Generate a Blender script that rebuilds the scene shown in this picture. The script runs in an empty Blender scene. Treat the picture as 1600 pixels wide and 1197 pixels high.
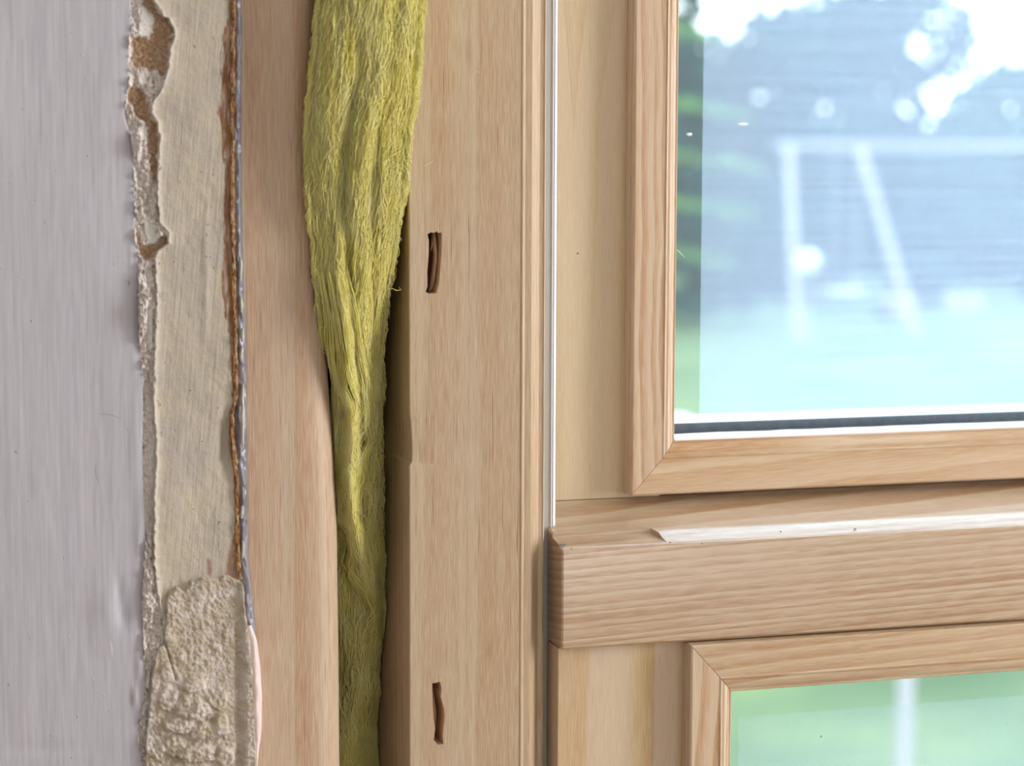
import bpy, bmesh, math, random
import numpy as np
from mathutils import Vector, Matrix

random.seed(4); rng = np.random.default_rng(7)
sc = bpy.context.scene
COL = sc.collection

# ------------------------------------------------------------------ camera, world, lights, exposure
F = 3500.0                      # focal length in pixels of a 1600 x 1197 frame
DIST = 0.875                    # metres from the lens to the face of the jamb
def _n(v): v = np.array(v, float); return v / np.linalg.norm(v)
_a = _n((11600, -338, F)); _b = _n((-100, 32800, F)); _b = _n(_b - _a * _a.dot(_b)); _c = np.cross(_a, _b)
RW = np.array([[_a[0], _c[0], -_b[0]], [_a[1], _c[1], -_b[1]], [_a[2], _c[2], -_b[2]]])  # world -> (right, down, forward)
CAMPOS = -RW[2] * DIST
def pix(px, py, Y):
    """photo pixel + depth into the wall -> world X, Z (arrays allowed)"""
    px = np.asarray(px, float); py = np.asarray(py, float); Y = np.asarray(Y, float)
    dx = (px - 800) / F; dy = (py - 598.5) / F
    wx = RW[0][0] * dx + RW[1][0] * dy + RW[2][0]
    wy = RW[0][1] * dx + RW[1][1] * dy + RW[2][1]
    wz = RW[0][2] * dx + RW[1][2] * dy + RW[2][2]
    t = (Y - CAMPOS[1]) / wy
    return CAMPOS[0] + wx * t, CAMPOS[2] + wz * t
def PX(px, Y, py=598): return float(pix(px, py, Y)[0])
def PZ(px, py, Y): return float(pix(px, py, Y)[1])

cam = bpy.data.cameras.new('camera'); co = bpy.data.objects.new('camera', cam); COL.objects.link(co)
cam.sensor_width = 36; cam.lens = 36 * F / 1600; cam.clip_start = 0.02; cam.clip_end = 300
right, up, back = RW[0], -RW[1], -RW[2]
co.matrix_world = Matrix(((right[0], up[0], back[0], CAMPOS[0]), (right[1], up[1], back[1], CAMPOS[1]),
                          (right[2], up[2], back[2], CAMPOS[2]), (0, 0, 0, 1)))
cam.dof.use_dof = True; cam.dof.focus_distance = 0.885; cam.dof.aperture_fstop = 9.5
sc.camera = co

w = bpy.data.worlds.new('world'); sc.world = w; w.use_nodes = True
nt = w.node_tree; nt.nodes.clear()
tc = nt.nodes.new('ShaderNodeTexCoord'); sp = nt.nodes.new('ShaderNodeSeparateXYZ'); rp = nt.nodes.new('ShaderNodeValToRGB')
bg = nt.nodes.new('ShaderNodeBackground'); ow = nt.nodes.new('ShaderNodeOutputWorld')
nt.links.new(tc.outputs['Generated'], sp.inputs[0]); nt.links.new(sp.outputs['Z'], rp.inputs[0])
rp.color_ramp.elements[0].position = 0.0; rp.color_ramp.elements[0].color = (.88, .93, 1, 1)
rp.color_ramp.elements[1].position = 0.9; rp.color_ramp.elements[1].color = (.70, .84, 1, 1)
bg.inputs[1].default_value = 6.0
nt.links.new(rp.outputs[0], bg.inputs[0]); nt.links.new(bg.outputs[0], ow.inputs[0])

def lamp(name, kind, energy, loc, rot, color=(1, 1, 1), **kw):
    l = bpy.data.lights.new(name, kind); l.energy = energy; l.color = color
    for k, v in kw.items(): setattr(l, k, v)
    o = bpy.data.objects.new(name, l); COL.objects.link(o); o.location = loc; o.rotation_euler = rot
    return o
def aim(o, target):
    o.rotation_euler = (Vector(target) - o.location).to_track_quat('-Z', 'Y').to_euler()
lamp('sun', 'SUN', 2.6, (0, -5, 8), (math.radians(38), 0, math.radians(-25)), (1, .96, .88), angle=math.radians(1))
# daylight from a window in the right wall, and a soft fill added behind the camera
k = lamp('side_window_light', 'AREA', 76.0, (2.12, -0.78, 0.20), (0, 0, 0), (.98, .98, 1.0), shape='RECTANGLE', size=1.3, size_y=1.7)
aim(k, (0, 0, -0.02))
k = lamp('rear_fill_light', 'AREA', 12.0, (0.3, -2.9, 0.45), (0, 0, 0), (1, .98, .97), shape='RECTANGLE', size=1.6, size_y=1.2)
aim(k, (0, 0, 0))
vs = sc.view_settings
vs.view_transform = 'Standard'; vs.look = 'None'; vs.gamma = 1; vs.use_curve_mapping = False; vs.exposure = 0.0

# ------------------------------------------------------------------ helpers
def link(name, me, mat=None, parent=None):
    o = bpy.data.objects.new(name, me); COL.objects.link(o)
    if mat: me.materials.append(mat)
    if parent:
        o.parent = parent; loc = parent.location.copy(); p = parent.parent
        while p: loc += p.location; p = p.parent
        o.location = -loc                     # vertices stay in world metres
    return o
def mesh(name, verts, faces, mat=None, parent=None, smooth=False):
    me = bpy.data.meshes.new(name); me.from_pydata([tuple(map(float, v)) for v in verts], [], [tuple(f) for f in faces]); me.update()
    if smooth: me.polygons.foreach_set('use_smooth', [True] * len(me.polygons))
    return link(name, me, mat, parent)
def empty(name, loc, parent=None):
    o = bpy.data.objects.new(name, None); COL.objects.link(o); o.location = loc; o.empty_display_size = .02
    if parent:
        o.parent = parent; o.location = Vector(loc) - parent.location
    return o
def tag(o, label=None, cat=None, group=None, kind=None):
    if label: o['label'] = label
    if cat: o['category'] = cat
    if group: o['group'] = group
    if kind: o['kind'] = kind
    return o
def box(name, x0, x1, y0, y1, z0, z1, mat, parent=None, bevel=0.0, smooth=False):
    bm = bmesh.new(); bmesh.ops.create_cube(bm, size=1)
    for v in bm.verts:
        v.co = ((x0 + x1) / 2 + v.co.x * (x1 - x0), (y0 + y1) / 2 + v.co.y * (y1 - y0), (z0 + z1) / 2 + v.co.z * (z1 - z0))
    if bevel: bmesh.ops.bevel(bm, geom=list(bm.edges), offset=bevel, segments=2, affect='EDGES', profile=.6)
    me = bpy.data.meshes.new(name); bm.to_mesh(me); bm.free()
    return link(name, me, mat, parent)
def sweep(name, sections, mat, parent=None, smooth_angle=None, closed=True):
    """sections: list of equal-length closed loops of 3-D points; caps both ends"""
    n = len(sections[0]); verts = [p for s in sections for p in s]; faces = []
    for i in range(len(sections) - 1):
        for j in range(n):
            k2 = (j + 1) % n
            faces.append((i * n + j, i * n + k2, (i + 1) * n + k2, (i + 1) * n + j))
    faces.append(tuple(range(n - 1, -1, -1))); faces.append(tuple((len(sections) - 1) * n + j for j in range(n)))
    me = bpy.data.meshes.new(name); me.from_pydata([tuple(map(float, v)) for v in verts], [], faces); me.update()
    bm = bmesh.new(); bm.from_mesh(me); bmesh.ops.recalc_face_normals(bm, faces=bm.faces)
    if smooth_angle:
        for f in bm.faces: f.smooth = True
        for e in bm.edges:
            if len(e.link_faces) == 2 and e.calc_face_angle(0) > smooth_angle: e.smooth = False
    bm.to_mesh(me); bm.free()
    return link(name, me, mat, parent)
def cut(o, verts, faces):
    """boolean-subtract a closed mesh from o and keep only the result"""
    me = bpy.data.meshes.new('tmp'); me.from_pydata(verts, [], faces); me.update()
    bm = bmesh.new(); bm.from_mesh(me); bmesh.ops.recalc_face_normals(bm, faces=bm.faces); bm.to_mesh(me); bm.free()
    c = bpy.data.objects.new('tmp', me); COL.objects.link(c); c.matrix_world = Matrix()
    m = o.modifiers.new('b', 'BOOLEAN'); m.object = c; m.operation = 'DIFFERENCE'; m.solver = 'EXACT'
    bpy.context.view_layer.update()
    dg = bpy.context.evaluated_depsgraph_get()
    new = bpy.data.meshes.new_from_object(o.evaluated_get(dg))
    o.modifiers.clear(); o.data = new
    bpy.data.objects.remove(c)
def interp(pts, y):
    a = np.array(pts, float); return np.interp(y, a[:, 0], a[:, 1])
def _hash(ix, iy, s):
    h = (ix.astype(np.int64) * 374761393 + iy.astype(np.int64) * 668265263 + s * 1442695041) & 0xffffffff
    h = ((h ^ (h >> 13)) * 1274126177) & 0xffffffff
    return ((h ^ (h >> 16)) & 0xffff) / 65535.0
def vnoise(x, y, seed=0):
    x = np.asarray(x, float); y = np.asarray(y, float)
    ix = np.floor(x); iy = np.floor(y); fx = x - ix; fy = y - iy
    fx = fx * fx * (3 - 2 * fx); fy = fy * fy * (3 - 2 * fy)
    a = _hash(ix, iy, seed); b = _hash(ix + 1, iy, seed); c = _hash(ix, iy + 1, seed); d = _hash(ix + 1, iy + 1, seed)
    return (a * (1 - fx) + b * fx) * (1 - fy) + (c * (1 - fx) + d * fx) * fy - .5
def fbm(x, y, o=4, seed=0):
    s = 0; a = 1
    for i in range(o):
        s = s + a * vnoise(x * 2 ** i, y * 2 ** i, seed + i * 17); a *= .5
    return s
def inpoly(x, y, poly):
    r = np.zeros(np.shape(x), bool); n = len(poly)
    for i in range(n):
        x1, y1 = poly[i]; x2, y2 = poly[(i + 1) % n]
        if y1 == y2: continue
        c = ((y1 > y) != (y2 > y)) & (x < (x2 - x1) * (y - y1) / (y2 - y1) + x1)
        r ^= c
    return r

# ------------------------------------------------------------------ materials
def new_mat(name):
    m = bpy.data.materials.new(name); m.use_nodes = True; m.node_tree.nodes.clear(); return m, m.node_tree
class NB:
    def __init__(s, t): s.t = t
    def n(s, kind, **kw):
        x = s.t.nodes.new(kind)
        for k_, v in kw.items(): setattr(x, k_, v)
        return x
    def put(s, sock, v):
        if isinstance(v, bpy.types.NodeSocket): s.t.links.new(v, sock)
        else: sock.default_value = v
    def m(s, op, a, b=None, c=None, clamp=False):
        x = s.n('ShaderNodeMath', operation=op); x.use_clamp = clamp
        s.put(x.inputs[0], a)
        if b is not None: s.put(x.inputs[1], b)
        if c is not None: s.put(x.inputs[2], c)
        return x.outputs[0]
    def vec(s, a, b, c):
        x = s.n('ShaderNodeCombineXYZ'); s.put(x.inputs[0], a); s.put(x.inputs[1], b); s.put(x.inputs[2], c); return x.outputs[0]
    def noise(s, v, scale=1, detail=2, rough=.5, dim='3D'):
        x = s.n('ShaderNodeTexNoise', noise_dimensions=dim); s.put(x.inputs['Vector'], v); x.inputs['Scale'].default_value = scale
        x.inputs['Detail'].default_value = detail; x.inputs['Roughness'].default_value = rough; return x.outputs[0]
    def ramp(s, f, pts):
        x = s.n('ShaderNodeValToRGB'); s.put(x.inputs[0], f); e = x.color_ramp.elements
        while len(e) < len(pts): e.new(.5)
        for i, (p, c) in enumerate(pts):
            e[i].position = p; e[i].color = (c, c, c, 1) if not isinstance(c, tuple) else (*c, 1)
        return x.outputs[0]
    def mix(s, f, a, b, blend='MIX'):
        x = s.n('ShaderNodeMix', data_type='RGBA', blend_type=blend)
        s.put(x.inputs[0], f)
        for i, v in ((6, a), (7, b)):
            if isinstance(v, tuple): x.inputs[i].default_value = (*v[:3], 1)
            else: s.put(x.inputs[i], v)
        return x.outputs[2]
    def bump(s, h, strength=1, dist=.0002):
        x = s.n('ShaderNodeBump'); s.put(x.inputs['Height'], h); x.inputs['Strength'].default_value = strength
        x.inputs['Distance'].default_value = dist; return x.outputs[0]
    def out(s, sh): s.t.links.new(sh, s.n('ShaderNodeOutputMaterial').inputs[0])
    def bsdf(s, color, rough=.5, spec=.4, normal=None, metal=0, **kw):
        x = s.n('ShaderNodeBsdfPrincipled')
        if isinstance(color, tuple): x.inputs['Base Color'].default_value = (*color[:3], 1)
        else: s.put(x.inputs['Base Color'], color)
        s.put(x.inputs['Roughness'], rough); x.inputs['Specular IOR Level'].default_value = spec; x.inputs['Metallic'].default_value = metal
        if normal: s.put(x.inputs['Normal'], normal)
        for k_, v in kw.items(): x.inputs[k_].default_value = v
        return x.outputs[0]

def wood(name, along='Z', pith=(0, .1), spacing=.004, base=(.74, .56, .38), dark=(.58, .31, .11), contrast=.5, warp=.004,
         wfreq=(3., 6.), streak=.5, rough=.5, spec=.35, late=.35, fine=.5, tilt=0.0, coat=0.0, seed=0.0, sharp=1.0):
    m, t = new_mat(name); b = NB(t)
    tcn = b.n('ShaderNodeTexCoord'); s = b.n('ShaderNodeSeparateXYZ'); t.links.new(tcn.outputs['Object'], s.inputs[0])
    X, Y, Z = s.outputs
    L, A = (Z, X) if along == 'Z' else (X, Z)
    A = b.m('ADD', A, b.m('MULTIPLY', L, tilt))
    lo = b.vec(b.m('MULTIPLY', A, wfreq[1] * 3), b.m('MULTIPLY', Y, wfreq[1] * 3), b.m('MULTIPLY_ADD', L, wfreq[0], seed))
    n1 = b.m('SUBTRACT', b.noise(lo, 1, 1.5), .5)
    n2 = b.m('SUBTRACT', b.noise(b.vec(b.m('MULTIPLY', A, 20.), 5.2 + seed, b.m('MULTIPLY', L, wfreq[0] * 4)), 1, 1), .5)
    ra = b.m('SUBTRACT', A, pith[0]); rd = b.m('SUBTRACT', Y, pith[1])
    r = b.m('SQRT', b.m('ADD', b.m('MULTIPLY', ra, ra), b.m('MULTIPLY', rd, rd)))
    r = b.m('ADD', r, b.m('MULTIPLY', n1, warp)); r = b.m('ADD', r, b.m('MULTIPLY', n2, warp * .15))
    tt = b.m('DIVIDE', r, spacing)
    tt = b.m('ADD', tt, b.m('MULTIPLY', b.noise(b.vec(b.m('MULTIPLY', tt, .6), seed, 0), 1, 1), 1.4))
    f = b.m('FRACT', tt)
    ring = b.ramp(f, [(0, .10), (max(.02, 1 - late * 2.2), .12), (1 - late * .5, 1.0), (1 - late * .18, .9), (1, .10)])
    rv = b.noise(b.vec(b.m('MULTIPLY', b.m('FLOOR', tt), 3.7), b.m('MULTIPLY', L, 4.), seed), 1, 1)
    ringv = b.m('MULTIPLY', ring, b.m('MULTIPLY_ADD', rv, 1.3, .25), clamp=True)
    fib = b.noise(b.vec(b.m('MULTIPLY', A, 2600.), b.m('MULTIPLY', Y, 2600.), b.m('MULTIPLY', L, 90.)), 1, 2, .6)
    med = b.noise(b.vec(b.m('MULTIPLY', A, 420.), b.m('MULTIPLY', Y, 420.), b.m('MULTIPLY', L, 9.)), 1, 3, .6)
    cl = b.noise(b.vec(b.m('MULTIPLY', A, 30.), b.m('MULTIPLY', Y, 30.), b.m('MULTIPLY_ADD', L, 6., seed)), 1, 2)
    stn = b.noise(b.vec(b.m('MULTIPLY', A, 700.), b.m('MULTIPLY', Y, 700.), b.m('MULTIPLY_ADD', L, 28., seed)), 1, 1)
    st = b.m('MULTIPLY', b.ramp(stn, [(0, 0.), (.69, 0.), (.75, 1.), (1, 1.)]), streak)
    col = b.mix(b.m('MULTIPLY', ringv, contrast), base, dark)
    col = b.mix(b.m('MULTIPLY', b.ramp(med, [(.38, 0.), (.68, 1.)]), fine * .75), col, dark)
    tint = tuple(c * k_ for c, k_ in zip(base, (.93, .84, .86)))
    col = b.mix(b.m('MULTIPLY', b.ramp(cl, [(.35, 0.), (.7, 1.)]), .55), col, tint)
    col = b.mix(b.m('MULTIPLY', b.ramp(fib, [(.3, 1.), (.62, 0.)]), .35), col, (.80, .67, .50), 'MIX')
    col = b.mix(st, col, (.27, .115, .04))
    h = b.m('ADD', b.m('MULTIPLY', fib, .5), b.m('MULTIPLY', ringv, .5)); h = b.m('SUBTRACT', h, b.m('MULTIPLY', st, 1.5))
    nb_ = b.bump(h, .55, .00022 * sharp)
    kw = {'Coat Weight': coat, 'Coat Roughness': .22, 'Coat IOR': 1.75 if coat > .8 else 1.5} if coat else {}
    b.out(b.bsdf(col, rough, spec, nb_, **kw)); return m

W_JAMB = wood('pine_jamb', 'Z', (.03, .30), .0052, base=(.505, .40, .272), dark=(.37, .195, .08), contrast=.62, warp=.006, wfreq=(1.2, 4), streak=.55, fine=.75, seed=2.)
W_STUD = wood('pine_stud', 'Z', (-.02, .13), .0085, base=(.50, .388, .28), dark=(.42, .20, .09), contrast=.55, warp=.005, wfreq=(1.2, 5), streak=.35, fine=.45, late=.3, seed=6., sharp=2.2)
W_TRANSOM = wood('pine_transom', 'X', (.17, .035), .0034, base=(.56, .44, .30), dark=(.31, .135, .035), contrast=1.0, warp=.006, wfreq=(2.2, 4), streak=.35, fine=.45, late=.36, tilt=-.035, coat=.9, seed=9., rough=.42)
W_BEADV = wood('pine_bead_upright', 'Z', (.10, .085), .0026, base=(.62, .49, .345), dark=(.40, .20, .06), contrast=1.1, warp=.010, wfreq=(6., 3.), streak=.1, fine=.3, late=.34, coat=.25, seed=3.)
W_BEADH = wood('pine_bead_level', 'X', (-.05, .062), .0045, base=(.60, .475, .31), dark=(.36, .165, .04), contrast=.85, warp=.016, wfreq=(4.0, 3.), streak=.1, fine=.3, late=.45, tilt=-.04, coat=.25, seed=12.)
W_BEADU = wood('pine_upper_bead_level', 'X', (-.085, .105), .0052, base=(.64, .50, .33), dark=(.42, .20, .05), contrast=.95, warp=.020, wfreq=(4.0, 3.), streak=.1, fine=.3, late=.42, tilt=-.05, coat=.25, seed=17.)
W_STILE = wood('pine_upper_stile', 'Z', (.04, .045), .012, base=(.655, .52, .335), dark=(.52, .35, .14), contrast=.6, warp=.035, wfreq=(4., 3.), streak=.08, fine=.25, late=.2, coat=.15, seed=21.)
W_STILE2 = wood('pine_lower_stile', 'Z', (.0, .10), .0125, base=(.62, .495, .355), dark=(.48, .30, .085), contrast=1., warp=.004, wfreq=(2., 3.), streak=.06, fine=.2, late=.26, coat=.15, seed=30.)
W_HOLE = wood('raw_wood_bounce_tint', 'Z', (.0, .10), .003, base=(.72, .50, .32), dark=(.40, .22, .11), contrast=.6, warp=.004, streak=.3, fine=.8, rough=.8, spec=.1)  # slot wood, its colour raised to stand in for bounced light

def plain(name, color, rough=.5, spec=.4, metal=0, nscale=0, namp=.15, bump=0, stretch=(1, 1, 1), bdist=.0003):
    m, t = new_mat(name); b = NB(t)
    tcn = b.n('ShaderNodeTexCoord'); mp = b.n('ShaderNodeMapping'); t.links.new(tcn.outputs['Object'], mp.inputs[0])
    mp.inputs['Scale'].default_value = stretch
    if nscale:
        nz = b.noise(mp.outputs[0], nscale, 4, .6)
        c = b.mix(b.m('MULTIPLY', b.ramp(nz, [(.3, 0.), (.7, 1.)]), 1.0), tuple(min(1, x * (1 + namp)) for x in color), tuple(x * (1 - namp) for x in color))
        nrm = b.bump(nz, bump, bdist) if bump else None
        b.out(b.bsdf(c, rough, spec, nrm, metal))
    else: b.out(b.bsdf(color, rough, spec, None, metal))
    return m
M_GREYSTRIP = plain('grey_aluminium', (.46, .44, .41), .5, .4, 0, 120, .05, .1, (1, 1, .05))
M_WHITE = plain('white_plastic', (.80, .79, .84), .35, .5, 0, 60, .03)
M_SEAL = plain('white_sealant', (.93, .93, .97), .45, .5, 0, 90, .03, .3, bdist=.0008)
M_SPACER = plain('dark_spacer', (.085, .10, .13), .35, .5, 0, 300, .25)
M_GAPSHADE = plain('black_gap_shade', (.012, .011, .012), .8, .1)  # near-black colour that plays the shade inside the frame gap
M_ROOM = plain('white_room_paint', (.74, .72, .69), .8, .2, 0, 3, .03)
M_FLOOR = plain('floor_boards', (.40, .30, .21), .5, .3, 0, 12, .15, stretch=(1, 8, 1))
M_BRICK = plain('dark_cavity', (.10, .075, .05), .9, .1, 0, 60, .3)
M_OUTWHITE = plain('white_outer_sill', (.86, .88, .92), .5, .4, 0, 40, .03)

def mat_grey():
    m, t = new_mat('lilac_grey_wall_paint'); b = NB(t)
    tcn = b.n('ShaderNodeTexCoord'); s = b.n('ShaderNodeSeparateXYZ'); t.links.new(tcn.outputs['Object'], s.inputs[0]); X, Y, Z = s.outputs
    br = b.noise(b.vec(b.m('MULTIPLY', X, 520.), 0, b.m('MULTIPLY', Z, 14.)), 1, 3, .6)
    br2 = b.noise(b.vec(b.m('MULTIPLY', X, 130.), 3, b.m('MULTIPLY', Z, 6.)), 1, 3, .6)
    sp_ = b.noise(b.vec(b.m('MULTIPLY', X, 500.), 9, b.m('MULTIPLY', Z, 300.)), 1, 2, .5)
    pit = b.ramp(sp_, [(.0, 1.), (.24, 1.), (.29, 0.), (1, 0.)])
    c = b.mix(b.ramp(br2, [(.3, 0.), (.7, 1.)]), (.485, .465, .50), (.43, .42, .46))
    c = b.mix(b.m('MULTIPLY', b.ramp(br, [(.45, 0.), (.75, 1.)]), .35), c, (.51, .485, .50))
    c = b.mix(b.m('MULTIPLY', pit, .5), c, (.12, .10, .10))
    h = b.m('ADD', b.m('MULTIPLY', br, .6), br2); h = b.m('SUBTRACT', h, pit); h = b.m('ADD', h, b.m('MULTIPLY', b.ramp(sp_, [(.72, 0.), (.78, 1.)]), .5))
    b.out(b.bsdf(c, .42, .45, b.bump(h, .6, .0005))); return m
M_GREY = mat_grey()
def mat_attr(name, c0, c1, c2, rough=.8, bscale=900, bd=.0004, spec=.2, var=.12):
    """base colour c0, towards c1 by attribute 'wear' red, towards c2 by green: layers laid bare"""
    m, t = new_mat(name); b = NB(t)
    at = b.n('ShaderNodeAttribute', attribute_name='wear'); s = b.n('ShaderNodeSeparateColor'); t.links.new(at.outputs['Color'], s.inputs[0])
    tcn = b.n('ShaderNodeTexCoord')
    nz = b.noise(tcn.outputs['Object'], bscale, 4, .65); n2 = b.noise(tcn.outputs['Object'], 90, 3, .6)
    c = b.mix(s.outputs[0], c0, c1); c = b.mix(s.outputs[1], c, c2)
    c = b.mix(b.m('MULTIPLY', b.ramp(nz, [(.35, 1.), (.6, 0.)]), .35), c, tuple(x * .55 for x in c1))
    c = b.mix(b.m('MULTIPLY', b.ramp(n2, [(.4, 0.), (.65, 1.)]), var * 2), c, tuple(x * .8 for x in c0))
    b.out(b.bsdf(c, rough, spec, b.bump(nz, .7, bd))); return m
M_EDGE = mat_attr('broken_plaster', (.80, .73, .68), (.36, .205, .09), (.72, .71, .67), var=.05)
def mat_beige():
    m, t = new_mat('beige_skim_plaster'); b = NB(t)
    at = b.n('ShaderNodeAttribute', attribute_name='wear'); s = b.n('ShaderNodeSeparateColor'); t.links.new(at.outputs['Color'], s.inputs[0])
    tcn = b.n('ShaderNodeTexCoord'); q = b.n('ShaderNodeSeparateXYZ'); t.links.new(tcn.outputs['Object'], q.inputs[0]); X, Y, Z = q.outputs
    X2 = b.m('ADD', X, b.m('MULTIPLY', Z, -.09))
    br = b.noise(b.vec(b.m('MULTIPLY', X2, 900.), 0, b.m('MULTIPLY', Z, 24.)), 1, 3, .6)
    gr = b.noise(tcn.outputs['Object'], 1500, 2, .5); bl = b.noise(tcn.outputs['Object'], 70, 3, .6)
    sp_ = b.noise(tcn.outputs['Object'], 420, 1, .5)
    pit = b.ramp(sp_, [(.0, 1.), (.22, 1.), (.26, 0.), (1, 0.)])
    c = b.mix(b.ramp(bl, [(.35, 0.), (.65, 1.)]), (.51, .445, .35), (.44, .385, .335))
    c = b.mix(b.m('MULTIPLY', b.ramp(br, [(.4, 0.), (.7, 1.)]), .3), c, (.55, .48, .37))
    c = b.mix(s.outputs[0], c, (.24, .11, .05)); c = b.mix(s.outputs[1], c, (.60, .56, .50))
    c = b.mix(b.m('MULTIPLY', pit, .4), c, (.2, .16, .12))
    h = b.m('ADD', b.m('ADD', b.m('MULTIPLY', gr, .5), br), b.m('MULTIPLY', bl, 1.3)); h = b.m('SUBTRACT', h, pit)
    b.out(b.bsdf(c, .7, .25, b.bump(h, .8, .00045))); return m
M_BEIGE = mat_beige()
M_MORTAR = mat_attr('sandy_mortar', (.62, .53, .42), (.50, .415, .30), (.73, .64, .585), bscale=1100, bd=.0009, spec=.1)
M_RIM = mat_attr('torn_brown_edge', (.44, .22, .075), (.20, .085, .035), (.66, .52, .36), bscale=1800, bd=.0007, spec=.15)
def mat_foil():
    m, t = new_mat('lilac_plastic_film'); b = NB(t)
    tcn = b.n('ShaderNodeTexCoord'); nz = b.noise(tcn.outputs['Object'], 60, 3, .6)
    c = b.mix(b.ramp(nz, [(.35, 0.), (.65, 1.)]), (.155, .145, .18), (.25, .245, .265))
    b.out(b.bsdf(c, .3, .5, b.bump(nz, .4, .001), **{'Coat Weight': .3, 'Coat Roughness': .08})); return m
M_FOIL = mat_foil()
M_CELL = plain('pale_film_bubble', (.45, .48, .44), .15, .7, 0, 50, .1)
M_PUTTY = plain('pinkish_filler', (.72, .61, .58), .55, .4, 0, 200, .06, .4, bdist=.0004)
def mat_wool(name, c0, c1, tr=.35):
    m, t = new_mat(name); b = NB(t)
    tcn = b.n('ShaderNodeTexCoord'); q = b.n('ShaderNodeSeparateXYZ'); t.links.new(tcn.outputs['Object'], q.inputs[0]); X, Y, Z = q.outputs
    nz = b.noise(b.vec(b.m('MULTIPLY', X, 220.), b.m('MULTIPLY', Y, 220.), b.m('MULTIPLY', Z, 35.)), 1, 4, .65)
    fz = b.noise(b.vec(b.m('MULTIPLY', X, 2500.), b.m('MULTIPLY', Y, 2500.), b.m('MULTIPLY', Z, 160.)), 1, 3, .65)
    c = b.mix(b.ramp(nz, [(.3, 0.), (.7, 1.)]), c0, c1)
    h = b.m('ADD', nz, b.m('MULTIPLY', fz, .5))
    if tr < .1:      # the thick body: light soaks in and softens the folds
        b.out(b.bsdf(c, .9, .05, b.bump(h, .7, .0009), **{'Subsurface Weight': .8, 'Subsurface Radius': (1., .95, .35), 'Subsurface Scale': .011})); return m
    d = b.n('ShaderNodeBsdfDiffuse'); t.links.new(c, d.inputs[0]); t.links.new(b.bump(h, .8, .0009), d.inputs['Normal'])
    tl = b.n('ShaderNodeBsdfTranslucent'); t.links.new(c, tl.inputs[0])
    mx = b.n('ShaderNodeMixShader'); mx.inputs[0].default_value = tr
    t.links.new(d.outputs[0], mx.inputs[1]); t.links.new(tl.outputs[0], mx.inputs[2]); b.out(mx.outputs[0]); return m
M_WOOL = mat_wool('yellow_mineral_wool', (.97, .85, .15), (.98, .90, .27), .04)
M_FIBRE = mat_wool('yellow_wool_fibres', (1., .925, .28), (1., .955, .52), .35)
def mat_glass():
    m, t = new_mat('window_glass'); b = NB(t)
    tr = b.n('ShaderNodeBsdfTransparent'); tr.inputs[0].default_value = (.97, .99, .985, 1)
    gl = b.n('ShaderNodeBsdfGlossy'); gl.inputs['Roughness'].default_value = .01
    fr = b.n('ShaderNodeFresnel'); fr.inputs[0].default_value = 1.35
    mx = b.n('ShaderNodeMixShader'); ge_ = b.n('ShaderNodeNewGeometry'); t.links.new(b.m('MULTIPLY', b.m('MULTIPLY', fr.outputs[0], .8), b.m('SUBTRACT', 1., ge_.outputs['Backfacing'])), mx.inputs[0]); t.links.new(tr.outputs[0], mx.inputs[1]); t.links.new(gl.outputs[0], mx.inputs[2])
    du = b.n('ShaderNodeBsdfTranslucent'); du.inputs[0].default_value = (.85, .95, 1, 1)      # pale haze mixed into the panes to lighten the view
    m2 = b.n('ShaderNodeMixShader'); m2.inputs[0].default_value = .022; t.links.new(mx.outputs[0], m2.inputs[1]); t.links.new(du.outputs[0], m2.inputs[2])
    b.out(m2.outputs[0]); return m
M_GLASS = mat_glass()
def mat_film(name, fac, col):
    """hazy protective sheet: scatters the daylight that falls on its outer side"""
    m, t = new_mat(name); b = NB(t)
    tcn = b.n('ShaderNodeTexCoord'); q = b.n('ShaderNodeSeparateXYZ'); t.links.new(tcn.outputs['Object'], q.inputs[0]); X, Y, Z = q.outputs
    hs = b.noise(b.vec(b.m('MULTIPLY', X, 9.), 0, b.m('MULTIPLY', Z, 420.)), 1, 3, .6)
    sp_ = b.noise(tcn.outputs['Object'], 900, 1, .5)
    f = b.m('MULTIPLY_ADD', b.m('SUBTRACT', hs, .5), .16, fac); f = b.m('ADD', f, b.m('MULTIPLY', b.ramp(sp_, [(.74, 0.), (.80, 1.)]), .12))
    tr = b.n('ShaderNodeBsdfTransparent'); tr.inputs[0].default_value = (.96, .98, 1, 1)
    tl = b.n('ShaderNodeBsdfTranslucent'); tl.inputs[0].default_value = (*col, 1)
    mx = b.n('ShaderNodeMixShader'); t.links.new(f, mx.inputs[0]); t.links.new(tr.outputs[0], mx.inputs[1]); t.links.new(tl.outputs[0], mx.inputs[2])
    b.out(mx.outputs[0]); return m
M_FILM = mat_film('hazy_protective_film', .245, (.68, .75, 1.0))
M_FILM2 = mat_film('hazy_lower_film', .17, (.80, .86, 1.0))

# ------------------------------------------------------------------ the room shell
RX0, RX1, RYB, RZ0, RZ1 = -1.9, 2.2, -3.1, -1.35, 1.35
WT = 0.16                                            # thickness of the window wall
WX1 = 0.78; WZ0, WZ1 = -0.80, 0.95                   # window opening (left side is the stud)
XS = PX(360, 0)
def structure(o, label=None, cat=None):
    o['kind'] = 'structure'
    if label: o['label'] = label
    if cat: o['category'] = cat
    return o
structure(box('floor', RX0 - .1, RX1 + .1, RYB - .1, WT, RZ0 - .1, RZ0, M_FLOOR), 'wooden floor of the room, below the picture', 'floor')
structure(box('ceiling', RX0 - .1, RX1 + .1, RYB - .1, WT, RZ1, RZ1 + .1, M_ROOM), 'white ceiling of the room, above the picture', 'ceiling')
structure(box('wall_back', RX0, RX1, RYB - .1, RYB, RZ0, RZ1, M_ROOM), 'white wall behind the camera', 'wall')
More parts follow.
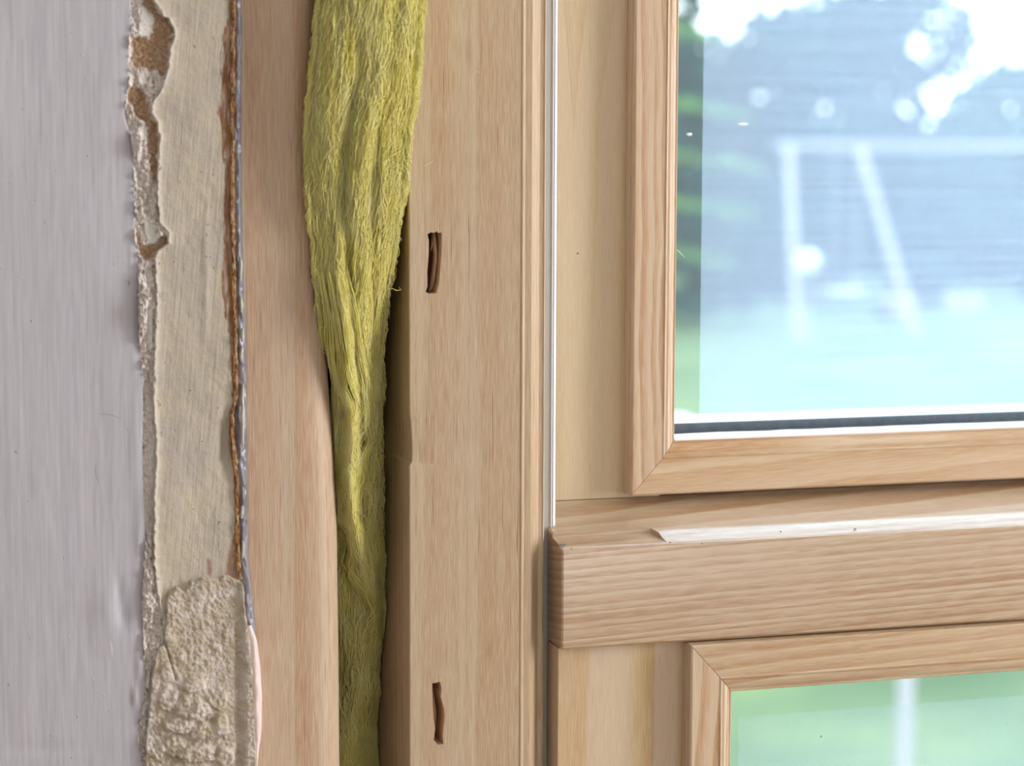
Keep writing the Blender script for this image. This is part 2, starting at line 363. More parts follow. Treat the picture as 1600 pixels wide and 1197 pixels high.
structure(box('wall_right', RX1, RX1 + .1, RYB, WT, RZ0, RZ1, M_ROOM), 'white side wall to the right of the window', 'wall')
structure(box('wall_side', RX0 - .1, RX0, RYB, WT, RZ0, RZ1, M_ROOM), 'white side wall at the far left', 'wall')
wf = empty('wall_front', (WX1 + .5, 0, RZ0)); structure(wf, 'plain wall around the right and lower sides of the window', 'wall')
box('wall_panel', WX1, RX1, 0.0, WT, RZ0, RZ1, M_ROOM, wf)
box('wall_panel', XS, WX1, 0.0, WT, RZ0, WZ0, M_ROOM, wf)
box('wall_panel', XS, WX1, 0.0, WT, WZ1, RZ1, M_ROOM, wf)

# ------------------------------------------------------------------ left wall: grey paint, broken edge, skim band, mortar
xL = [(-400, 205), (0, 203), (45, 204), (60, 200), (110, 201), (130, 200), (150, 197), (172, 194), (185, 194), (200, 199), (225, 206), (260, 208), (300, 210), (350, 209), (365, 208), (400, 214), (430, 216), (540, 217), (560, 221), (600, 223), (690, 221), (750, 222), (800, 225), (850, 227), (900, 224), (960, 222), (1010, 224), (1080, 226), (1110, 220), (1140, 214), (1170, 216), (1197, 222), (1500, 225)]
xR = [(-400, 240), (0, 240), (20, 250), (28, 256), (26, 262), (45, 271), (58, 272), (75, 266), (100, 263), (122, 258), (145, 250), (158, 238), (175, 236), (190, 245), (215, 249), (236, 247), (260, 247), (280, 245), (320, 246), (350, 250), (362, 262), (380, 262), (392, 247), (405, 241), (450, 244), (500, 243), (560, 240), (620, 239), (690, 243), (730, 243), (770, 240), (880, 240), (905, 243), (940, 248), (960, 254), (985, 258), (1003, 257), (1020, 245), (1060, 240), (1110, 236), (1197, 238), (1500, 240)]
xE = [(-400, 364), (0, 365), (100, 364), (300, 363), (360, 364), (450, 366), (560, 368), (620, 369), (645, 362), (680, 363), (720, 368), (760, 370), (830, 371), (895, 373), (915, 378), (950, 379), (990, 386), (1050, 391), (1110, 393), (1197, 398), (1500, 400)]
y_rows = np.concatenate([np.arange(-400, -20, 16), np.arange(-20, 1220, 1.6), np.arange(1230, 1560, 16)])
def strip(name, lf, rf, ncol, hfun, base, mat, parent, attr=None, rows=y_rows, colpow=1.0, skirt=.012, jag=0, seed=0):
    """height-field strip between two outlines; edges fold back into the wall"""
    l = lf(rows) + jag * fbm(rows / 5., rows * 0 + seed, 3, seed); r = rf(rows) + jag * fbm(rows / 5., rows * 0 + seed + 9, 3, seed + 5)
    u = np.linspace(0, 1, ncol) ** colpow
    gx = l[:, None] + (r - l)[:, None] * u[None, :]; gy = np.repeat(rows[:, None], ncol, 1)
    h = hfun(gx, gy, u[None, :] * np.ones_like(gx))
    X, Z = pix(gx, gy, base); Yc = base - h
    X = np.concatenate([X[:, :1], X, X[:, -1:]], 1); Z = np.concatenate([Z[:, :1], Z, Z[:, -1:]], 1)
    Yc = np.concatenate([np.full_like(Yc[:, :1], base + skirt), Yc, np.full_like(Yc[:, -1:], base + skirt)], 1)
    R, C = X.shape; v = np.stack([X, Yc, Z], -1).reshape(-1, 3).astype(np.float32)
    idx = np.arange(R * C).reshape(R, C)
    q = np.stack([idx[:-1, :-1], idx[1:, :-1], idx[1:, 1:], idx[:-1, 1:]], -1).reshape(-1, 4)
    me = bpy.data.meshes.new(name); me.vertices.add(len(v)); me.vertices.foreach_set('co', v.ravel())
    me.loops.add(q.size); me.loops.foreach_set('vertex_index', q.ravel().astype(np.int32))
    me.polygons.add(len(q)); me.polygons.foreach_set('loop_start', np.arange(0, q.size, 4, dtype=np.int32))
    me.polygons.foreach_set('use_smooth', np.ones(len(q), bool)); me.update(calc_edges=True)
    if attr is not None:
        a, g = attr(gx, gy); z = np.zeros((R, 1))
        a = np.concatenate([a[:, :1], a, a[:, -1:]], 1); g = np.concatenate([g[:, :1], g, g[:, -1:]], 1)
        ca = me.attributes.new('wear', 'FLOAT_COLOR', 'POINT')
        buf = np.zeros((R * C, 4), np.float32); buf[:, 0] = np.clip(a, 0, 1).ravel(); buf[:, 1] = np.clip(g, 0, 1).ravel(); buf[:, 3] = 1
        ca.data.foreach_set('color', buf.ravel())
    return link(name, me, mat, parent)

wl = empty('wall_left', (-.3, 0, RZ0)); structure(wl, 'lilac grey painted plaster wall beside the window, its edge broken away', 'wall')
BX = PX(-600, -.008)
box('wall_core', RX0, XS, -.004, WT, RZ0, RZ1, M_BRICK, wl)
box('painted_face', RX0, BX + .002, -.0085, -.004, RZ0, RZ1, M_GREY, wl)
def g(x, y, cx, cy, sx, sy): return np.exp(-((x - cx) / sx) ** 2 - ((y - cy) / sy) ** 2)
def h_grey(x, y, u):
    h = .0005 * fbm(x / 60., y / 160., 3, 3) + .00012 * fbm(x / 6., y / 50., 2, 8)
    h += .0008 * g(x, y, 168, 948, 20, 44) - .0011 * g(x, y, 193, 960, 10, 24) - .0006 * g(x, y, 186, 922, 6, 22) + .0002 * g(x, y, 115, 940, 25, 14)
    h -= .0016 * g(x, y, 209, 222, 8, 18) + .0018 * g(x, y, 220, 490, 11, 55) + .0014 * g(x, y, 228, 930, 10, 70)
    h += .0006 * g(x, y, 218, 830, 8, 60) + .0004 * g(x, y, 212, 700, 8, 90) - .0003 * g(x, y, 60, 1170, 70, 12)
    h += .0008 * g(x, y, 218, 1040, 6, 20) + .0010 * g(x, y, 211, 1090, 5, 16)
    return h
strip('grey_paint_face', lambda r: np.full_like(r, -600.), lambda r: interp(xL, r) + 1, 150, h_grey, -.0085, M_GREY, wl, colpow=.45, skirt=.006, jag=2.2)
P1 = [(222, -40), (242, -40), (242, 3), (244, 14), (253, 27), (266, 24), (271, 45), (267, 60), (263, 90), (260, 110), (256, 122), (250, 118), (240, 110), (228, 105), (208, 101), (207, 85), (204, 62), (215, 58), (232, 60), (238, 45), (242, 30), (235, 18), (224, 8)]
P2 = [(200, 137), (210, 134), (222, 142), (228, 152), (228, 160), (234, 170), (236, 185), (246, 195), (248, 215), (247, 237), (243, 240), (244, 265), (246, 275), (240, 290), (237, 270), (232, 245), (232, 225), (228, 205), (226, 192), (212, 180), (208, 170), (200, 160), (198, 148)]
P3 = [(211, 363), (218, 366), (222, 382), (240, 378), (250, 370), (257, 368), (263, 375), (260, 384), (245, 393), (240, 405), (232, 407), (220, 398), (214, 385)]
P4 = [(248, 1010), (262, 1018), (255, 1060), (245, 1120), (230, 1130), (226, 1100), (232, 1050)]
SMOOTH = [[(224, 8), (236, 20), (241, 34), (232, 58), (216, 56), (218, 30)], [(218, 112), (228, 112), (226, 130), (219, 138)], [(222, 195), (231, 200), (228, 218), (222, 216)], [(225, 335), (240, 350), (246, 380), (235, 382), (226, 365)], [(226, 418), (234, 420), (236, 455), (228, 445)], [(233, 690), (241, 690), (241, 728), (236, 730)], [(228, 480), (238, 480), (238, 540), (230, 545)]]
def soft(mask, passes=2):
    m = mask.astype(float)
    for _ in range(passes):
        m[1:-1, 1:-1] = (m[1:-1, 1:-1] * 2 + m[:-2, 1:-1] + m[2:, 1:-1] + m[1:-1, :-2] + m[1:-1, 2:]) / 6
    return m
def warpx(x, y): return x + 7 * fbm(x / 7., y / 7., 3, 41), y + 7 * fbm(x / 7., y / 7., 3, 57)
def brown_edge(x, y):
    wx, wy = warpx(x, y); return soft(inpoly(wx, wy, P1) | inpoly(wx, wy, P2) | inpoly(wx, wy, P3))
def h_edge(x, y, u):
    rough = np.abs(fbm(x / 9., y / 16., 4, 61)); flakes = np.round(fbm(x / 10., y / 22., 3, 71) * 5) / 5
    ridge = .5 - np.abs(2 * vnoise(x / 4.2, y / 6.5, 77)) ; cr2 = .5 - np.abs(2 * vnoise(x / 2.6, y / 4.0, 79))
    h = .0002 + .0028 * rough + .0024 * flakes + .0018 * ridge + .0011 * cr2 + .0008 * fbm(x / 2., y / 2.6, 2, 75)
    h += .0009 * np.exp(-(u / .07) ** 2) + .0008 * np.exp(-((1 - u) / .10) ** 2)
    h += .0046 * g(x, y, 214, 222, 9, 22) + .0050 * g(x, y, 221, 485, 9, 50) + .0030 * g(x, y, 230, 925, 10, 74)
    b = brown_edge(x, y)
    s = np.zeros_like(x)
    for p in SMOOTH: s = np.maximum(s, soft(inpoly(x, y, p), 3))
    h = h * (1 - s) + s * (.0008 + .0025 * np.abs(u - .5))
    h = h * (1 - b) + b * (-.0004 + .0012 * fbm(x / 3., y / 3., 2, 91) + .0005 * fbm(x / 20, y / 20, 2, 95))
    quiet = np.clip((y - 590) / 40, 0, 1) * np.clip((845 - y) / 15, 0, 1)
    h = h * (1 - .75 * quiet) - .0008 * quiet
    return h
def a_edge(x, y):
    b = brown_edge(x, y); wx, wy = warpx(x, y)
    b = b * (.86 + .5 * vnoise(x / 2., y / 2., 5))
    b = np.maximum(b, .7 * np.clip(fbm(x / 5., y / 8., 3, 101) * 3 - .8, 0, 1))
    s = np.zeros_like(x)
    for p in SMOOTH: s = np.maximum(s, soft(inpoly(x, y, p), 2))
    return b, s * .9
strip('broken_plaster_edge', lambda r: interp(xL, r) - 1, lambda r: interp(xR, r) + 2, 46, h_edge, -.0065, M_EDGE, wl, attr=a_edge, jag=2.2, skirt=.006)
def h_beige(x, y, u):
    h = .0006 * fbm(x / 45., y / 120., 3, 121) + .00025 * fbm(x / 10., y / 14., 3, 131)
    h += .0016 * np.exp(-((u) / .035) ** 2) + .0006 * np.exp(-((u) / .1) ** 2)
    h += .0005 * g(x, y, 322, 420, 6, 90) - .0030 * g(x, y, 358, 690, 14, 42) + .0008 * g(x, y, 262, 800, 30, 90)
    return h
BR = [(-400, 18), (40, 10), (55, 17), (130, 20), (180, 21), (220, 17), (260, 14), (300, 12), (350, 16), (430, 20), (480, 14), (560, 8), (640, 4), (840, 3), (1500, 0)]
def a_beige(x, y):
    wd = interp(BR, y); e = interp(xE, y) - x
    n_ = fbm(x / 4., y / 22., 3, 141)
    a = np.clip((wd - e + 9 * n_) / 2.5, 0, 1) * np.clip(.85 + 1.2 * fbm(x / 3., y / 30., 3, 145), 0, 1)
    pa = inpoly(x + 3 * n_, y, [(352, 905), (356, 870), (362, 845), (366, 835), (374, 850), (374, 905)]) | inpoly(x, y + 4 * n_, [(324, 872), (329, 876), (331, 898), (324, 900)])
    a = np.maximum(a, soft(pa) * .75)
    return a, .5 * np.exp(-((x - interp(xR, y)) / 4.) ** 2)
strip('beige_plaster_band', lambda r: interp(xR, r), lambda r: interp(xE, r), 84, h_beige, -.0080, M_BEIGE, wl, attr=a_beige, jag=2.2, skirt=.007)
def h_rim(x, y, u): return .0010 + .0016 * np.abs(fbm(x / 2.5, y / 7., 3, 151)) + .0010 * fbm(y / 12., y / 50, 3, 155) - .0006 * u
def a_rim(x, y): return np.clip(.3 + 2 * fbm(x / 3., y / 14., 3, 161) + .35 * (y < 220), 0, 1), np.clip(fbm(x / 2., y / 9., 2, 165) * 3 - .5 + .9 * (x > interp(xE, y)), 0, .7)
rowsR = y_rows[(y_rows < 905)]
strip('torn_brown_edge', lambda r: interp(xE, r) - np.clip(3.2 + 4.5 * fbm(r / 30., r * 0, 3, 171), 1.2, 8), lambda r: interp(xE, r) + 2.6, 9, h_rim, -.0076, M_RIM, wl, attr=a_rim, rows=rowsR, jag=1.6, skirt=.007)
# sandy mortar patch below
rowsM = np.arange(896, 1560, 1.7)
def mort_top(x): return interp([(225, 1010), (256, 1005), (262, 925), (275, 915), (290, 918), (300, 905), (330, 899), (350, 902), (372, 903), (400, 910)], x)
LUMPS = [(300, 1105, 30, 17), (340, 1096, 15, 13), (278, 1132, 24, 13), (318, 1142, 26, 14), (262, 1092, 15, 22), (270, 1166, 24, 16), (306, 1176, 28, 15), (300, 1070, 22, 10), (345, 1130, 12, 20), (350, 1180, 14, 18), (285, 1205, 30, 14), (262, 1050, 12, 16)]
def h_mort(x, y, u):
    top = np.clip((y - mort_top(x) - 8 * fbm(x / 9., y / 9., 3, 181)) / 5., 0, 1)
    big = fbm(x / 26., y / 30., 3, 185); mid = np.abs(fbm(x / 9., y / 9., 3, 191)); fine_ = fbm(x / 2.6, y / 2.6, 2, 195)
    low = np.clip((y - 1060) / 40, 0, 1)
    lump = np.round(fbm(x / 22., y / 20., 3, 205) * 4) / 4
    h = .0006 + .0010 * big + .0012 * mid + .0005 * fine_ + low * (.0012 * lump + .0012 * mid) * (x < 335)
    h -= .0015 * np.exp(-((x - interp([(900, 366), (1000, 372), (1197, 372)], y)) / 5.) ** 2) * np.clip((y - 935) / 60., 0, 1)
    h += .0016 * np.clip((x - interp([(900, 370), (1000, 378), (1197, 380)], y)) / 5., 0, 1)
    pl = np.zeros_like(x)
    for (cx, cy, sx, sy) in LUMPS:
        d_ = np.sqrt(((x - cx) / sx) ** 2 + ((y - cy) / sy) ** 2) + .35 * fbm(x / 11., y / 11., 3, int(cx)); pl = np.maximum(pl, np.clip((1.05 - d_) * 4, 0, 1) * (.6 + .4 * vnoise(x * 0 + cx, y * 0 + cy, 3)))
    h += .0030 * pl
    cr = interp([(1003, 257), (1060, 274), (1080, 272)], y)
    h -= .002 * np.exp(-((x - cr) / 1.6) ** 2) * (y > 1003) * (y < 1063)
    return h * top - .004 * (1 - top)
def a_mort(x, y):
    return np.clip(fbm(x / 14., y / 14., 4, 211) * 2 + .1, 0, 1), np.clip(fbm(x / 18., y / 16., 4, 221) * 3.2 - .15 + .5 * ((y > 1060) & (x < 330)) + .8 * (x > interp([(900, 372), (1000, 378), (1197, 382)], y)), 0, 1)
strip('mortar_patch', lambda r: interp([(896, 241), (940, 247), (985, 257), (1004, 257), (1012, 246), (1060, 238), (1110, 233), (1160, 228), (1560, 228)], r), lambda r: interp(xE, r) + 1.5, 100, h_mort, -.0098, M_MORTAR, wl, attr=a_mort, rows=rowsM, jag=1.6, skirt=.008)
# glossy plastic film squeezed between wall and stud, with pale bubbles, and pink filler lower down
fo = empty('plastic_film_strip', (PX(378, 0), 0, PZ(378, 900, 0))); tag(fo, 'glossy lilac plastic film strip squeezed between beige plaster and left stud', 'plastic film')
xF = [(-400, 377), (0, 377), (50, 379), (100, 378), (200, 377), (300, 378), (400, 380), (500, 383), (560, 385), (650, 385), (700, 386), (800, 387), (880, 388), (905, 391), (950, 397), (985, 399), (1010, 402), (1100, 405), (1500, 405)]
def h_foil(x, y, u): return .0016 * np.sin(u * math.pi) + .0011 * fbm(x / 6., y / 35., 3, 231) + .0006 * fbm(x / 3., y / 9., 2, 233)
strip('film', lambda r: interp(xE, r) - 1, lambda r: interp(xF, r), 12, h_foil, -.0020, M_FOIL, fo, rows=y_rows[y_rows < 1012], skirt=.003)
for (a0, a1, cx) in ((402, 436, 376), (463, 488, 376.5), (541, 566, 377.5), (600, 700, 379), (845, 872, 379), (512, 534, 379), (790, 810, 378)):
    yy = np.linspace(a0, a1, 9); pts = []
    sections = []
    for i, y in enumerate(yy):
        r = 3.0 * math.sin(math.pi * min(1, max(0.03, (i + .4) / 8.8))) ** .35
        c = cx + .5 * math.sin(y * .2); sec = []
        for j in range(8):
            an = 2 * math.pi * j / 8; x, z = pix(c + r * math.cos(an), y, -.0052); sec.append((float(x), -.0052 - .0008 * math.sin(an), float(z)))
        sections.append(sec)
    sweep('film_bubble', sections, M_CELL, fo, .9)
def h_putty(x, y, u): return .0030 * np.sin(np.clip(u, .02, .98) * math.pi) ** .5 + .0005 * fbm(x / 6., y / 22., 3, 241)
pu = strip('filler_bead', lambda r: interp(xE, r) - 1.5, lambda r: interp([(975, 392), (1000, 401), (1040, 406), (1090, 409), (1140, 408), (1197, 401), (1500, 399)], r), 12, h_putty, -.0030, M_PUTTY, None, rows=np.arange(975, 1560, 3.), skirt=.004)
tag(pu, 'smooth pinkish filler bead running down between mortar and left stud', 'filler')

# ------------------------------------------------------------------ left stud
def stud():
    secs = []
    for py in np.linspace(-420, 1620, 52):
        xr = float(interp([(-400, 497), (0, 501), (400, 506), (600, 512), (750, 522), (850, 526), (1197, 530), (1600, 534)], py)) + 1.2 * float(vnoise(py / 90., 0, 3))
        z = PZ(450, py, 0.0); x1 = PX(xr, .012, py); x0 = PX(377, .0, 598)
        yb = .095; R = .011; loop = [(x0, yb, z), (x0, .0005, z), (x0 + .0006, 0, z)]
        for k_ in range(6): loop.append((x0 + (x1 - R - x0) * (k_ + 1) / 6., 0.0006 * float(vnoise(k_ * 1.3, py / 160., 5)), z))
        for an in np.linspace(12, 90, 8): a_ = math.radians(an); loop.append((x1 - R + R * math.sin(a_), R * 1.15 * (1 - math.cos(a_)), z))
        loop.append((x1, yb, z)); secs.append(loop)
    o = sweep('wooden_stud', secs, W_STUD, None, .6)
    return tag(o, 'pale pink-brown planed wooden stud with rounded edge, left of the yellow wool', 'wooden stud')
stud()

# ------------------------------------------------------------------ window frame: jamb and transom
XJ0 = PX(638.5, 0); XJb = PX(851, .0135)
fr = empty('window_frame', (XJ0 + .02, 0, WZ0)); tag(fr, 'unpainted pine window frame, jamb with two chiselled slots and level transom', 'window frame')
jprof = [(638.5, .001), (639.2, 0.0003), (641, 0), (700, 0), (760, 0), (813.5, 0), (814.8, -.0003), (816.6, -.0003), (817.6, .0002), (818.3, .0015), (819.6, .0025), (825, .0023), (830, .0023), (831.5, .0034), (834, .0050), (837.5, .0071), (840.5, .0092), (842, .0102), (846.5, .0102), (848.9, .0101), (849.6, .0098), (850.4, .0099), (851, .0106), (851.2, .024)]
def jamb():
    secs = []
    for py in [-420, -200, 0, 200, 400, 500, 560, 600, 630, 645, 655, 675, 700, 718, 724, 740, 800, 900, 1050, 1200, 1400, 1640]:
        z = PZ(740, py, 0); loop = []
        ch = float(interp([(500, 0), (640, 0), (660, 3.2), (700, 5.0), (718, 4.6), (724, 0), (900, 0)], py)) / 4000.
        for i, (p, Y) in enumerate(jprof):
            x = PX(p, Y); yy = Y
            if i < 3: x += ch; yy += ch * .6
            loop.append((x, yy, z))
        loop.append((PX(851.2, .024), .10, z)); loop.append((PX(638.5, .001) , .10, z)); loop.append((PX(638.5, .001), .03, z))
        secs.append(loop)
    return sweep('jamb', secs, W_JAMB, fr, .30)
ja = jamb()
ja.data.materials.append(W_HOLE)
def slot(pts, depth=.030):
    n = len(pts); v = []
    for Y in (-.004, depth):
        for (px, py) in pts:
            x, z = pix(px, py, 0.0); v.append((float(x), Y, float(z)))
    f = [tuple(range(n)), tuple(range(2 * n - 1, n - 1, -1))] + [(i, (i + 1) % n, n + (i + 1) % n, n + i) for i in range(n)]
    cut(ja, v, f)
slot([(668, 366), (673, 363), (678, 364), (683, 361), (685, 364), (690, 363), (690.5, 380), (690, 392), (688, 420), (686, 444), (682, 458), (676, 459), (669, 459), (665, 456), (668, 447), (667.5, 425), (670, 395), (670, 376)])
slot([(675, 1068), (681, 1067), (688, 1065), (690, 1076), (689, 1090), (694, 1108), (695, 1120), (692, 1150), (693, 1163), (684, 1164), (678, 1156), (680, 1140), (677, 1120), (676, 1095)])
bm = bmesh.new(); bm.from_mesh(ja.data)
for f in bm.faces:
    c = f.calc_center_median()
    if PX(662, 0) < c.x < PX(699, 0) and .0004 < c.y < .0995: f.material_index = 1; f.smooth = False
bm.to_mesh(ja.data); bm.free()
def sliver(name, path, wid, Y, parent, mat):
    secs = []
    for (px, py, wd, dy) in path:
        x, z = pix(px, py, 0); hw = wd / 8000.
        secs.append([(x - hw, Y + dy + .0012, z), (x - hw * .6, Y + dy, z), (x + hw * .5, Y + dy + .0003, z), (x + hw, Y + dy + .0015, z)])
    return sweep(name, secs, mat, parent, .4)
sliver('wood_splinter', [(685, 364, 5, .006), (684, 380, 8, .004), (685.5, 400, 7, .0035), (684, 425, 7, .004), (682, 445, 8, .005), (680, 457, 5, .007)], 0, .0, fr, W_JAMB)
sliver('wood_splinter', [(681, 372, 1, .005), (679.5, 382, 2.6, .003), (677.5, 394, .6, .004)], 0, .0, fr, W_JAMB)
sliver('wood_splinter', [(686, 1070, 5, .012), (686, 1095, 7, .009), (688, 1120, 8, .008), (688, 1150, 9, .009), (688, 1161, 6, .012)], 0, .0, fr, W_HOLE)
# grey channel strip on the jamb and the white weatherstrip beside the upper sash
box('channel_strip', PX(851.2, .018) - .0005, PX(862.5, .018), .0165, .060, WZ0 + .01, WZ1 - .01, M_GREYSTRIP, fr)
box('channel_lip', PX(861.5, .016), PX(863.0, .016), .0160, .030, WZ0 + .01, WZ1 - .01, M_WHITE, fr, .0002)
ztr_top = PZ(872, 785, .045)
sweep('weatherstrip', [[(PX(863.0, .020), .030, z), (PX(863.0, .020), .0195, z), (PX(864.6, .018), .0176, z), (PX(868.5, .018), .0180, z), (PX(869.3, .018), .0195, z), (PX(869.3, .018), .030, z)] for z in (PZ(866, 853, .018), WZ1 - .01)], M_WHITE, fr, .5)
# black strip standing in for the shade deep in the gap
box('gap_shade_strip', PX(845, .060), PX(905, .060), .060, .07, WZ0 + .01, ztr_top - .01, M_GAPSHADE, fr)
XT0 = PX(878.5, -.003, 900); XT1 = WX1 - .03
YTF = -.003; YTB = .045
zt_b = PZ(872, 783, YTB); zt_f = PZ(880, 857, YTF); zb_f = PZ(880, 1016, YTF)
def transom():
    secs = []
    for x in (XT0, XT0 + .0006, XT0 + .02, XT1):
        e = .0007 if x == XT0 else 0
        secs.append([(x, .10, zt_b + .000), (x, YTB, zt_b - e), (x, YTB - .002, zt_b - .0012 - e), (x, .004, zt_f + .0028 + .0004 - e), (x, YTF + .0045, zt_f + .0014 - e), (x, YTF + .0018 + e, zt_f + .0003 - e), (x, YTF + .0005 + e, zt_f - .0006), (x, YTF + e, zt_f - .0020),
                     (x, YTF + e, zb_f + .001 + e), (x, YTF + .001 + e, zb_f + e), (x, .10, zb_f + e)])
    return sweep('transom', secs, W_TRANSOM, fr, .5)
tr = transom()
# shallow stopped groove in the ledge
def ledge_z(Y): return zt_f + .0014 + (zt_b - zt_f - .0026) * (Y - YTF - .0045) / (YTB - .002 - YTF - .0045)
gx0, gx1 = XT0 - .01, PX(1024, .004, 836); gy0, gy1 = -.02, .0095
v = []
for x, Y in ((gx0, gy0), (gx1 + .003, gy0), (gx1 + .003, gy0 + .018), (gx1, gy1), (gx0, gy1)): v.append((x, Y, ledge_z(Y) - .0007))
for x, Y in ((gx0, gy0), (gx1 + .003, gy0), (gx1 + .003, gy0 + .018), (gx1, gy1), (gx0, gy1)): v.append((x, Y, ledge_z(Y) + .02))
cut(tr, v, [(0, 1, 2, 3, 4), (9, 8, 7, 6, 5)] + [(i, (i + 1) % 5, 5 + (i + 1) % 5, 5 + i) for i in range(5)])
# rest of the frame, out of the picture
box('right_jamb', XT1, WX1, 0, .10, WZ0, WZ1, W_JAMB, fr, .002)
box('head', PX(851.2, .024), XT1, .0, .10, WZ1 - .03, WZ1, W_TRANSOM, fr, .002)
box('sill_rail', PX(851.2, .024), XT1, .0, .10, WZ0, WZ0 + .03, W_TRANSOM, fr, .002)
# unseen board added to keep outside light out of the cavity
cb = box('light_seal_board', PX(300, .11), PX(900, .11), .101, .118, RZ0 + .3, RZ1 - .2, M_BRICK, None)
tag(cb, 'dark unseen board added to keep outside light out of the wool-filled gap', 'board')

# ------------------------------------------------------------------ glazed units
def bead_ring(parent, xi, xo, zi, zo, prof, mats, kz=1.0):
    """four mitred beads; prof = (w, Y): w outward from the inner opening edge"""
    n = len(prof)
    def L(side):
        secs = []
        for end in (0, 1):
            loop = []
            for (w_, Y) in prof:
                if side == 'left': loop.append((xi - w_, Y, (zi - w_ * kz) if end == 0 else (zo + w_ * kz)))
                if side == 'right': loop.append((xo + w_, Y, (zi - w_ * kz) if end == 0 else (zo + w_ * kz)))
                if side == 'bottom': loop.append(((xi - w_) if end == 0 else (xo + w_), Y, zi - w_ * kz))
                if side == 'top': loop.append(((xi - w_) if end == 0 else (xo + w_), Y, zo + w_ * kz))
            secs.append(loop)
        # hairline at the mitres
        g_ = .00012
        ax = 2 if side in ('left', 'right') else 0
        secs[0] = [tuple(c + (g_ if i == ax else 0) for i, c in enumerate(p)) for p in secs[0]]
        secs[1] = [tuple(c - (g_ if i == ax else 0) for i, c in enumerate(p)) for p in secs[1]]
        return sweep('glazing_bead', secs, mats[0] if side in ('left', 'right') else mats[1], parent, .35)
    return [L(s) for s in ('left', 'bottom', 'right', 'top')]
def bprof(wout, yf, yb, yi, yg):
    """outer side, flat front, fine ridge, quirk, rounded inner nose"""
    return [(wout, yb), (wout, yf + .0006), (wout - .0007, yf), (.0068, yf + .0002), (.0061, yf - .0002), (.0057, yf + .0001), (.0055, yf + .0010), (.0050, yf + .0012), (.0040, yf + .0011), (.0031, yf + .0014), (.0022, yf + .0021), (.0014, yf + .0031), (.0010, yf + .0033), (.0006, yf + .0031), (.0002, yf + .0034), (0, yi), (0, yg), (.0038, yg), (.0038, yb)]
# upper light
YS = .045; YF = .035; YI = YF + .0042; YG = YF + .0058
xiU = PX(1056.5, YI, 350); ziU = PZ(1056, 687, YI); woU = xiU - PX(989.5, YF, 400)
woU2 = woU
zoU = WZ1 - .06; xoU = XT1 - .04
up_ = empty('window_1', (xiU, YS, zt_b)); structure(up_, 'upper fixed window pane in pine beads with hazy protective film', 'window')
xs0 = PX(869.5, YS, 400)
box('sash_stile', xs0, xiU - .004, YS, .088, zt_b + .0002, zoU + .03, W_STILE, up_, .0003)
box('sash_rail', xiU - .004, xoU + .004, YS + .004, .088, zt_b + .0002, ziU - .004, W_BEADH, up_)
box('sash_stile', xoU + .004, XT1 - .0005, YS, .088, zt_b + .0002, zoU + .03, W_STILE, up_)
box('sash_rail', xiU - .004, xoU + .004, YS, .088, zoU + .004, zoU + .03, W_BEADH, up_)
bead_ring(up_, xiU, xoU, ziU, zoU, bprof(woU, YF, YS, YI, YG), (W_BEADV, W_BEADU), (ziU - PZ(988, 775, YF)) / woU)
def pane(name, x0, x1, y, z0, z1, parent): return box(name, x0, x1, y, y + .003, z0, z1, M_GLASS, parent)
pane('glass_pane', xiU - .003, xoU + .003, YG + .0005, ziU - .003, zoU + .003, up_)
pane('glass_pane', xiU - .003, xoU + .003, YG + .0175, ziU - .003, zoU + .003, up_)
# white sealant along the foot of the pane, dark spacer between the panes, white outer ledge
def lip(z): return z
zs = PZ(1200, 676.5, YI)
n = 60; secs = []
for i in range(n + 1):
    x = xiU + (xoU - xiU) * i / n; j = .0003 * float(fbm(x * 700, 0., 3, 301))
    secs.append([(x, YI - .0010, ziU - .0003), (x, YI - .0008, ziU + .0007), (x, YG - .0002, ziU + .0021 + j), (x, YG + .0003, ziU + .0022 + j), (x, YG + .0003, ziU - .0006)])
sweep('sealant_line', secs, M_SEAL, up_, .7)
z_sp = PZ(1056, 654, .045)
box('spacer_bar', xiU - .002, xoU + .002, YG + .0045, YG + .0165, ziU - .004, PZ(1056, 658, YG + .0125), M_SPACER, up_)
sweep('outer_ledge', [[(x, YG + .021, ziU - .004), (x, YG + .021, PZ(1056, 657, YG + .021)), (x, YG + .050, PZ(1056, 649, YG + .050)), (x, YG + .050, ziU - .004)] for x in (xiU - .002, xoU + .002)], M_OUTWHITE, up_)
# film
xf = PX(1097.5, YG - .0004, 300)
def film(name, x0, x1, z0, z1, Y, parent, mat, ridges):
    xs = [x0]
    for r_, wd in ridges: xs += [r_ - wd, r_, r_ + wd]
    xs += list(np.linspace(xs[-1] + .01, x1, 12)); vs_ = []; fs = []
    rr = {round(r_, 7) for r_, _ in ridges}
    zz = np.linspace(z0, z1, 24)
    for z in zz:
        for x in xs: vs_.append((x, Y - (.00018 if round(x, 7) in rr else 0), z))
    C = len(xs)
    for i in range(len(zz) - 1):
        for j in range(C - 1): fs.append((i * C + j, i * C + j + 1, (i + 1) * C + j + 1, (i + 1) * C + j))
    return mesh(name, vs_, fs, mat, parent)
film('protective_film', xf, xoU, PZ(1100, 648, YG), zoU, YG + .0002, up_, M_FILM, [(xf + .0003, .0002), (PX(1109, YG), .0003), (PX(1115, YG), .0005), (PX(1120, YG), .0004), (PX(1126, YG), .0002)])

